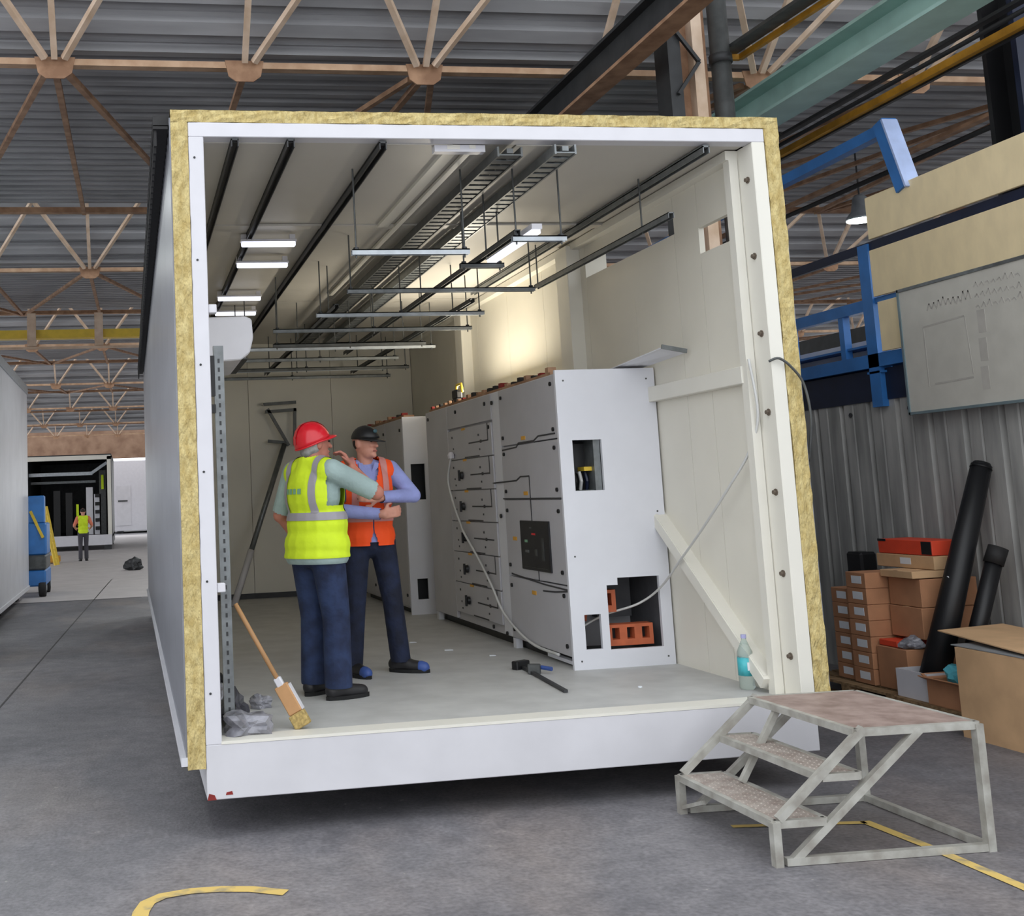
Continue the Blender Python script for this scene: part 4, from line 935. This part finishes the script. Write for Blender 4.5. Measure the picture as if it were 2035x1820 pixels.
# man with the cap, arms crossed, facing the camera
P2 = dict(s=1.03, girth=1.04, bulk=.004, vest_i=.032, vest_w=.20, strap=.115, vneck=.30, head_drop=.012, footL=(-.19, .0, 0), footR=(.17, .03, 0), toeL=-.95, toeR=-.35, head_turn=-.55, head_tilt=.05,
          elL=(-.325, .07, 1.25), wrL=(-.02, .245, 1.245), hdL=(1, -.1, .1), hnL=(0, -1, 0), elR=(.30, .09, 1.17), wrR=(-.05, .262, 1.125), hdR=(-1, -.1, .18), hnR=(0, -1, 0), tsL=1, tsR=1,
          skin=m_skin, trouser=m_denimdk, shirt=m_periw, long_sleeve=True, shirt_hem=.93, vest=m_hvo, vest_hem=.905, band=1.10, tape=m_reflectp, shoe=m_shoe, toe_cap=m_shoeb, curl=.5, collar=True, flare=.3)
man2, H2, hr2, hc2, ve2 = person('person', (1.375, 1.95, ZF), math.radians(178), 'person in black cap and orange vest standing with folded arms', P2)
cp = dome('cap', H2, hr2, .028, .094, .114, .098, m_black, man2)
brim('cap_peak', H2, .030, .090, .110, .072, m_black, cp, droop=.022, all_round=.002)
o = dome('cap_badge', lambda x, y, z: H2(x, .100 + z * .3, .083 + y), hr2, 0, .022, .015, .02, mat('badge_teal', (64, 96, 104), .6), cp, n=12, k=3)
blob('hair', [('e', H2(0, -.03, .0), (.079, .068, .07), hr2)], m_hairdk, man2, .009, 3)
# far worker
P3 = dict(s=.985, girth=1.02, footL=(-.10, -.02, 0), footR=(.10, .12, 0), toeL=-.15, toeR=.15, head_turn=0, head_tilt=.15, elL=(-.30, .03, 1.18), wrL=(-.24, .22, 1.08), hdL=(.3, 1, .1), hnL=(1, 0, 0), elR=(.30, .03, 1.18), wrR=(.24, .22, 1.08), hdR=(-.3, 1, .1), hnR=(-1, 0, 0),
          skin=m_skin, trouser=mat('charcoal_cotton', (72, 70, 78), .85), shirt=mat('coral_cotton', (226, 130, 104), .85), shirt_hem=.93, vest=m_hvy, vest_hem=.93, band=1.1, tape=m_hvy, shoe=m_shoe, voxel=.014)
man3, H3, hr3, hc3, ve3 = person('person', (-1.93, 32, 0), math.radians(-4), 'distant person in yellow vest and grey trousers walking away', P3)
blob('hair', [('e', H3(0, -.02, .03), (.085, .098, .085), hr3)], m_hairdk, man3, .012, 3)

# ================================================================== LEFT SIDE, FAR BAY
t = thing('module_container', (-4.2, 9, 0), 'light grey clad module cut off by the left picture edge', 'module')
for i in range(9):
    y0 = 6.8 + i * 1.15; MB().box(-2.45, -2.42, y0, y0 + 1.144, .25, 4.15).build('cladding_panel', m_lightclad, t)
MB().box(-6.0, -2.45, 6.8, 17.15, .3, 4.1).build('core', m_lightclad, t); MB().box(-6.0, -2.40, 6.8, 17.15, 4.13, 4.3).build('roof_edge', m_galvlt, t); MB().box(-6.0, -2.40, 6.8, 17.15, .2, .27).build('base_flashing', m_white, t)
for y in (8, 11, 14, 16.7): 
    for x in (-2.75, -5.6): MB().box(x - .15, x + .15, y - .2, y + .2, 0, .2).build('support_block', m_rubber, t)
# blue lift behind it
t = thing('scissor_lift', (-2.35, 17.8, 0), 'blue mobile lift with black wheels behind the grey module', 'lift')
MB().box(-2.75, -2.10, 17.4, 18.9, .22, .55).build('chassis', m_blue, t, bevel=.03); MB().box(-2.7, -2.09, 17.38, 18.6, .55, .85).build('engine_cover', m_galvdk, t, bevel=.03)
MB().box(-2.6, -2.08, 17.42, 18.4, .85, 1.5).build('tower', m_blue, t, bevel=.03); MB().box(-2.45, -2.12, 17.45, 17.75, 1.5, 2.06).build('mast', m_blue, t, bevel=.02)
MB().bar((-2.4, 17.44, 1.75), (-2.15, 17.4, 1.2), .05).build('yellow_link', m_yellow, t)
for y in (17.55, 18.75):
    for x in (-2.18, -2.7): 
        wh_ = MB().lathe((x, y, .19), [(.10, -.08), (.18, -.07), (.19, -.04), (.19, .04), (.18, .07), (.10, .08)], 16, 'x').build('wheel', m_rubber, t, True); MB().lathe((x, y, .19), [(.07, -.085), (.07, .085)], 10, 'x').build('hub', m_galvlt, wh_)
# far open module
t = thing('module_container', (-2.9, 43, 0), 'distant open fronted module full of dark equipment behind the walking person', 'module')
MB().box(-4.6, -1.12, 41, 41.1, .2, .62).build('sill_beam', m_white, t); MB().box(-1.28, -1.12, 41, 41.1, .62, 3.85).build('front_post', m_creamtrim, t); MB().box(-4.6, -1.12, 41, 41.1, 3.72, 3.9).build('front_lintel', m_creamtrim, t)
MB().box(-4.6, -1.10, 48, 48.1, .2, 3.9).build('rear_wall', m_dark, t); MB().box(-1.2, -1.10, 41.1, 48, .2, 3.9).build('side_wall', m_dark, t); MB().box(-4.6, -4.5, 41.1, 48, .2, 3.9).build('side_wall', m_dark, t); MB().box(-4.6, -1.1, 41.1, 48, 3.82, 3.95).build('roof', m_dark, t); MB().box(-4.6, -1.1, 41.1, 48, .5, .6).build('floor_panel', m_dark, t)
MB().box(-4.5, -1.9, 41.5, 41.7, 3.1, 3.24).build('cable_duct', m_galvlt, t); MB().bar((-1.95, 41.6, 3.17), (-1.3, 41.6, 3.6), .12).build('cable_duct', m_galvlt, t); MB().box(-4.5, -1.8, 42.5, 42.7, 2.8, 2.9).build('cable_duct', m_galv, t)
for (x, z0, z1, m) in ((-2.05, .62, 2.6, m_white), (-1.72, .62, 2.3, m_cabgrey), (-1.5, .62, 3.3, m_galvdk), (-2.9, .62, 2.4, m_black), (-3.4, .62, 2.5, m_black)): MB().box(x - .14, x + .14, 42, 42.6, z0, z1).build('equipment_rack', m, t)
for i in range(5): MB().box(-1.82, -1.62, 41.95, 42, .8 + i * .34, .95 + i * .34).build('rack_module', m_black, t)
MB().box(-1.55, -1.45, 41.9, 42, 2.5, 3.1).build('yellow_strip', m_hvy, t); MB().box(-2.6, -2.5, 41.9, 42, 1.3, 1.9).build('yellow_strip', m_hvy, t)
for x in (-1.3, -4.3): MB().box(x - .15, x + .15, 41.05, 41.5, 0, .2).build('support_block', m_dark, t)
for i, (x, y) in enumerate(((-1.3, 47.6), (-4.3, 47.6))): MB().box(x - .15, x + .15, y - .2, y + .2, 0, .2).build('support_block', m_dark, t)
# yellow step ladder leaning at it
t = thing('ladder', (-2.8, 30, 0), 'yellow ladder leaning behind the blue lift', 'ladder')
for dx in (0, .32): MB().bar((-2.72 + dx * .2, 30 + dx, 0.0), (-3.1 + dx * .2, 30.4 + dx, 1.85), .09, .05).build('stile', m_yellow, t)
for i in range(6): f = (i + .7) / 6.6; MB().bar((-2.72 - .38 * f, 30 + .4 * f, 1.85 * f), (-2.66 - .38 * f, 30.32 + .4 * f, 1.85 * f), .04).build('rung', m_yellow, t)
t = thing('floor_jack', (-2.97, 31.3, 0), 'small orange jack on the floor beside the blue lift', 'jack')
MB().box(-3.3, -2.65, 31.2, 31.6, .03, .25).build('body', m_orange, t, bevel=.03); MB().bar((-3.2, 31.4, .2), (-3.5, 31.5, .7), .05).build('handle', m_orange, t); MB().lathe((-2.75, 31.4, .07), [(.07, -.1), (.07, .1)], 10, 'y').build('wheel', m_rubber, t)
t = thing('rubble_sack', (-.35, 25.4, 0), 'dark sack on the floor near the far corner of the white module', 'sack')
o = crumple('sack', (-.3, 25.4, 0), (.26, .22, .19), m_dark, None, None, 21); put(o, t)
# white far modules in the daylight
t = thing('module_container', (.4, 69, 0), 'bright white container at the far end of the aisle', 'module')
MB().box(-1.6, 2.4, 66, 72, .15, 4.6).build('body', m_white, t, bevel=.03); MB().box(-1.2, -.3, 65.97, 66, .5, 3.0).build('door', m_whitesteel, t); MB().box(-1.1, -.5, 65.94, 65.97, 2.0, 2.1).build('door_louvre', m_galvdk, t)
for x in (-1.0, 1.6): MB().box(x - .2, x + .2, 66.2, 71.5, 0, .15).build('skid', m_dark, t)

# ================================================================== RIGHT SIDE: MEZZANINE, WALL, STORES
XM = 6.3
prof = []
y = -4.0
while y < 9.5:
    prof += [(y, XM), (y + .17, XM), (y + .185, XM + .008), (y + .2, XM), (y + .32, XM), (y + .335, XM + .05), (y + .375, XM + .05), (y + .39, XM)]; y += .39
b = MB(); vs = []
for (yy, xx) in prof: vs += [(xx, yy, 0.0), (xx, yy, 2.46)]
b.add(vs, [(2 * i, 2 * i + 1, 2 * i + 3, 2 * i + 2) for i in range(len(prof) - 1)])
vs = [(x + .03, y_, z) for x, y_, z in vs]; b.add(vs, [(2 * i, 2 * i + 1, 2 * i + 3, 2 * i + 2) for i in range(len(prof) - 1)])
swall = b.build('trim_1', m_corr); struct(swall, 'weathered grey ribbed metal wall below the blue mezzanine')
for i in range(5): 
    o = MB().lathe((0, 0, 0), [(.022, 0), (.022, -.012)], 8, 'x').build('fixing', m_dark, swall); o.location = (XM, 1.72 + i * .8 - .08, 2.36)
mz = thing('mezzanine_frame', (6.3, 2.6, 2.46), 'blue painted steel mezzanine frame with railing on the right', 'frame')
MB().box(6.29, 6.42, -2, 8, 2.46, 2.74).build('fascia', m_navy, mz); MB().box(6.24, 6.36, -2, 8, 2.755, 2.875).build('floor_beam', m_blue, mz)
MB().box(6.24, 6.37, 2.70, 2.84, 2.40, 3.87).build('post', m_blue, mz); MB().box(6.24, 6.37, 2.67, 2.87, 2.70, 2.72).build('splice_plate', m_blue, mz)
MB().box(6.26, 6.34, 2.84, 6.5, 3.275, 3.38).build('guard_rail', m_blue, mz); MB().box(6.265, 6.335, 3.18, 3.25, 2.875, 3.28).build('baluster', m_blue, mz)
for y in (4.0, 4.8): MB().box(6.265, 6.335, y, y + .07, 2.875, 3.28).build('baluster', m_blue, mz)
MB().box(6.26, 6.30, -2, 6.5, 3.80, 3.885).build('top_rail', m_navy, mz); MB().box(6.26, 6.30, -2, 2.7, 3.325, 3.372).build('mid_rail', m_blue, mz)
MB().box(6.28, 6.9, 2.84, 6.3, 2.955, 2.975).build('toe_strip', m_blue, mz)
MB().bar((6.3, 2.42, 4.83), (6.3, 7, 4.76), .10, .10).build('upper_beam', m_blue, mz)
MB().bar((6.27, 2.14, 4.22), (6.27, 2.35, 4.88), .14, .13, up=(0, 1, 0)).build('raking_post', m_blue, mz); MB().bar((6.26, 2.065, 4.22), (6.26, 2.275, 4.88), .15, .02, up=(0, 1, 0)).build('post_face', mat('pale_blue_paint', (178, 196, 236), .4), mz)
MB().box(6.42, 10, -2, 8, 2.72, 2.78).build('mezzanine_floor', m_dark, mz)
for (z0, z1, y1, n_) in ((2.885, 2.95, 6.0, 0), (2.98, 3.04, 5.6, 1)):
    o = MB().box(6.42, 8.4, 2.86, y1, z0, z1).build('white_sheet', m_white); tag(o, ['lower stack of white boards on the mezzanine floor', 'upper stack of white boards on the mezzanine floor'][n_], 'boards', 'white boards on the mezzanine'); 
# back of the mezzanine store
o = MB().box(9.0, 9.3, 3.2, 9, 2.78, 3.7).build('storage_screen', m_dark); tag(o, 'dark storage screen deep on the mezzanine floor', 'screen')
for (y0, y1, z0, z1, lb) in ((-1.0, 2.65, 3.895, 4.275, 'top beige board screwed to the mezzanine rail'), (-1.0, 2.66, 3.375, 3.795, 'middle beige board above the whiteboard'), (-1.0, 2.62, 2.88, 3.322, 'lowest beige board beside the blue post, mostly behind the whiteboard')):
    o = MB().box(6.225, 6.255, y0, y1, z0, z1).build('guard_board', m_beige, None, bevel=.003); tag(o, lb, 'board', 'beige guard boards')
wbd = thing('whiteboard', (6.18, 1.3, 2.3), 'smudged grey whiteboard with faint marker drawings on the mezzanine front', 'whiteboard')
MB().box(6.175, 6.2, .3, 2.28, 2.30, 3.355).build('panel', m_wb, wbd)
MB().box(6.165, 6.205, .3, 2.285, 3.34, 3.365).build('frame_bar', m_galv, wbd); MB().box(6.165, 6.205, .3, 2.285, 2.29, 2.312).build('frame_bar', m_wbframe, wbd); MB().box(6.165, 6.205, 2.268, 2.29, 2.29, 3.365).build('frame_bar', m_wbframe, wbd)
rnd = random.Random(4)
def stroke(pts, wd=.012):
    for a, c in zip(pts[:-1], pts[1:]): MB().bar((6.1745, a[0], a[1]), (6.1745, c[0], c[1]), .002, wd).build('marker_stroke', m_marker, wbd)
stroke([(2.02, 2.50), (2.02, 3.0)], .014); stroke([(2.02, 3.0), (1.55, 3.02)], .014); stroke([(1.55, 3.02), (1.52, 2.55)], .01); stroke([(1.95, 2.52), (1.52, 2.53)], .014)
for i in range(9): y0 = 1.95 - i * .055; stroke([(y0, 3.13 + rnd.uniform(-.01, .02)), (y0 - .03, 3.20 + rnd.uniform(-.02, .02)), (y0 - .05, 3.14)], .016)
for r in range(3):
    for i in range(8): y0 = 1.42 - i * .06; stroke([(y0, 3.06 + r * .085 + rnd.uniform(-.01, .01)), (y0 - .03, 3.09 + r * .085 + rnd.uniform(-.02, .02)), (y0 - .045, 3.05 + r * .085)], .011)
for i in range(3): MB().box(6.1735, 6.175, 1.36 - i * .012, 1.44 - i * .012, 2.42 + i * .22, 2.60 + i * .22).build('smudge', m_marker, wbd)
# pallets and boxes
def pallet(x0, x1, y0, y1, lb):
    t = thing('pallet', ((x0 + x1) / 2, (y0 + y1) / 2, 0), lb, 'pallet', 'wooden pallets by the ribbed wall')
    n_ = 6
    for i in range(n_): xx = x0 + i * (x1 - x0 - .1) / (n_ - 1); MB().box(xx, xx + .1, y0, y1, .105, .125).build('deck_plank', m_wood, t)
    for y in (y0, (y0 + y1) / 2 - .05, y1 - .1): MB().box(x0, x1, y, y + .1, .085, .105).build('stringer_board', m_wood, t)
    for y in (y0, (y0 + y1) / 2 - .05, y1 - .1):
        for xx in (x0, (x0 + x1) / 2 - .05, x1 - .1): MB().box(xx, xx + .1, y, y + .1, .02, .085).build('block', m_wood, t)
    for xx in (x0, (x0 + x1) / 2 - .05, x1 - .1): MB().box(xx, xx + .1, y0, y1, 0, .02).build('bottom_plank', m_wood, t)
pallet(5.36, 6.18, 1.72, 2.92, 'wooden pallet under the labelled carton stacks'); pallet(5.33, 6.15, .87, 1.68, 'wooden pallet under the open cardboard cartons')
cnt = [0]
ORD = ['bottom', 'second', 'third', 'fourth', 'fifth', 'sixth', 'top']
def carton(x0, x1, y0, y1, z0, z1, lb, m=None, label_face=True, grp='labelled cartons on the pallet', tape=False):
    t = thing('carton', ((x0 + x1) / 2, (y0 + y1) / 2, z0), lb, 'box', grp)
    MB().box(x0, x1, y0, y1, z0 + .001, z1 - .001).build('body', m or m_card, t, bevel=.004)
    if label_face: 
        cy = (y0 + y1) / 2; h = (z1 - z0); MB().box(x0 - .002, x0 + .001, cy - .075, cy + .05, z0 + h * .3, z0 + h * .78).build('label', m_label, t)
    if tape: MB().box(x0, x1, (y0 + y1) / 2 - .025, (y0 + y1) / 2 + .025, z1 - .001, z1 + .001).build('packing_tape', m_cardlt, t)
    return t
for i in range(6): carton(5.5, 5.95, 2.35, 2.60, .126 + i * .124, .126 + (i + 1) * .124, ('top' if i == 5 else ORD[i]) + ' labelled carton in the left stack beside the module')
for i in range(7): carton(5.47, 5.95, 2.09, 2.34, .126 + i * .127, .126 + (i + 1) * .127, ORD[i] + ' labelled carton in the taller second stack')
carton(5.5, 6.0, 1.72, 2.07, .126, .45, 'wide brown carton with orange lid on the pallet beside the label stacks', m_card, False, None)
o = carton(5.52, 5.85, 1.85, 2.06, .452, .50, 'flat orange red carton lid under the white plastic wrap', m_redbox, False, None)
crumple('plastic_wrap', (5.60, 1.78, .452), (.08, .07, .05), m_bag, 'white plastic wrap lying on the wide brown carton', 'wrap', 31)
carton(5.65, 6.15, 1.70, 2.07, .52, .76, 'lower long carton in the middle of the stack', m_card, False, None, True); carton(5.66, 6.15, 1.70, 2.07, .762, .98, 'upper long carton in the middle of the stack', m_card, False, None, True)
carton(5.60, 6.1, 1.70, 2.08, .985, 1.042, 'flat carton with a torn lid on top of the stack', m_cardlt, False, None, True)
carton(5.80, 6.12, 1.70, 2.38, 1.044, 1.15, 'small pale carton just under the orange box', m_cardlt, True, None)
t = carton(5.81, 6.1, 1.72, 2.36, 1.152, 1.268, 'bright orange red box with black ends on top of the cartons', m_redbox, False, None)
MB().box(5.807, 5.811, 1.73, 1.84, 1.16, 1.26).build('black_end', m_black, t); MB().box(5.807, 5.811, 2.26, 2.36, 1.25, 1.269).build('black_end', m_black, t)
def open_box(x0, x1, y0, y1, z0, z1, m, lb, flaps=True, name='open_carton', th=.012):
    t = thing(name, ((x0 + x1) / 2, (y0 + y1) / 2, z0), lb, 'box')
    MB().box(x0, x1, y0, y1, z0, z0 + th).build('base', m, t)
    MB().box(x0, x0 + th, y0, y1, z0 + th, z1).build('side', m, t); MB().box(x1 - th, x1, y0, y1, z0 + th, z1).build('side', m, t); MB().box(x0 + th, x1 - th, y0, y0 + th, z0 + th, z1).build('side', m, t); MB().box(x0 + th, x1 - th, y1 - th, y1, z0 + th, z1).build('side', m, t)
    if flaps:
        MB().bar((x0 - .07, (y0 + y1) / 2, z1 + .03), (x0, (y0 + y1) / 2, z1), y1 - y0, .008).build('flap', m, t); MB().bar(((x0 + x1) / 2, y1 + .06, z1 + .03), ((x0 + x1) / 2, y1, z1), x1 - x0, .008).build('flap', m, t)
    return t
open_box(5.38, 5.72, 1.36, 1.70, .126, .33, m_white, 'white open crate at the foot of the black tubes', False, 'open_crate')
open_box(5.36, 5.78, .92, 1.34, .126, .30, m_card, 'low open carton with cyan plastic inside', True)
crumple('plastic_wrap', (5.52, 1.12, .20), (.12, .15, .13), m_cyan, 'cyan plastic wrap sticking out of the low open carton', 'wrap', 44)
open_box(5.22, 5.85, .0, .84, .0, .60, m_cardlt, 'tall pale carton cut off by the right picture edge', False, 'open_carton')
o = MB().add([(5.18, -.1, .615), (5.9, -.1, .605), (6.0, 1.30, .66), (5.42, 1.25, .65), (5.18, -.1, .623), (5.9, -.1, .613), (6.0, 1.30, .668), (5.42, 1.25, .658)], [(3, 2, 1, 0), (4, 5, 6, 7), (0, 1, 5, 4), (1, 2, 6, 5), (2, 3, 7, 6), (3, 0, 4, 7)]).build('cardboard_flat', m_cardlt)
tag(o, 'loose flat cardboard sheet lying over the tall pale carton', 'cardboard')
o = MB().add([(5.2, -.1, .60), (5.8, -.1, .60), (5.8, .9, .612), (5.24, .9, .604), (5.2, -.1, .606), (5.8, -.1, .606), (5.8, .9, .618), (5.24, .9, .610)], [(3, 2, 1, 0), (4, 5, 6, 7), (0, 1, 5, 4), (1, 2, 6, 5), (2, 3, 7, 6), (3, 0, 4, 7)]).build('cardboard_flat', m_galvlt)
tag(o, 'thin grey sheet edge under the loose cardboard', 'sheet')
carton(5.85, 6.15, .92, 1.25, .126, .60, 'dark brown carton behind the black tubes', m_card, False, None)
# black tubes leaning on the wall
t = thing('black_tube', (5.62, 1.62, .14), 'long black plastic tube leaning against the ribbed wall', 'tube')
A = Vector((5.50, 1.50, .16)); B = Vector((6.18, 1.55, 1.84))
MB().tube([A, A.lerp(B, .5), B], [.105, .09, .075], 16).build('tube', m_black, t, True); MB().tube([A.lerp(B, .985), B + (B - A).normalized() * .02], [.08, .06], 16).build('end_cap', m_black, t, True)
MB().lathe(tuple(A.lerp(B, .5) + Vector((-.088, -.02, 0))), [(.014, -.003), (.014, .004)], 10, 'x').build('sticker', m_label, t)
t = thing('black_tube', (5.9, 1.45, .14), 'short black tube behind the long leaning tube', 'tube')
MB().tube([(5.72, 1.42, .22), (6.05, 1.36, 1.15)], .06, 14).build('tube', m_black, t, True); MB().tube([(6.03, 1.364, 1.10), (6.08, 1.354, 1.22)], .07, 14).build('socket', m_rubber, t, True)
t = thing('tool_handle', (6.1, 3.15, 0), 'small black handle standing behind the module corner', 'tool')
MB().tube([(6.1, 3.05, 0), (6.1, 3.05, .95)], .03, 8).build('stem', m_black, t); MB().box(6.02, 6.18, 2.9, 3.12, .92, 1.12).build('grip', m_black, t, bevel=.02)
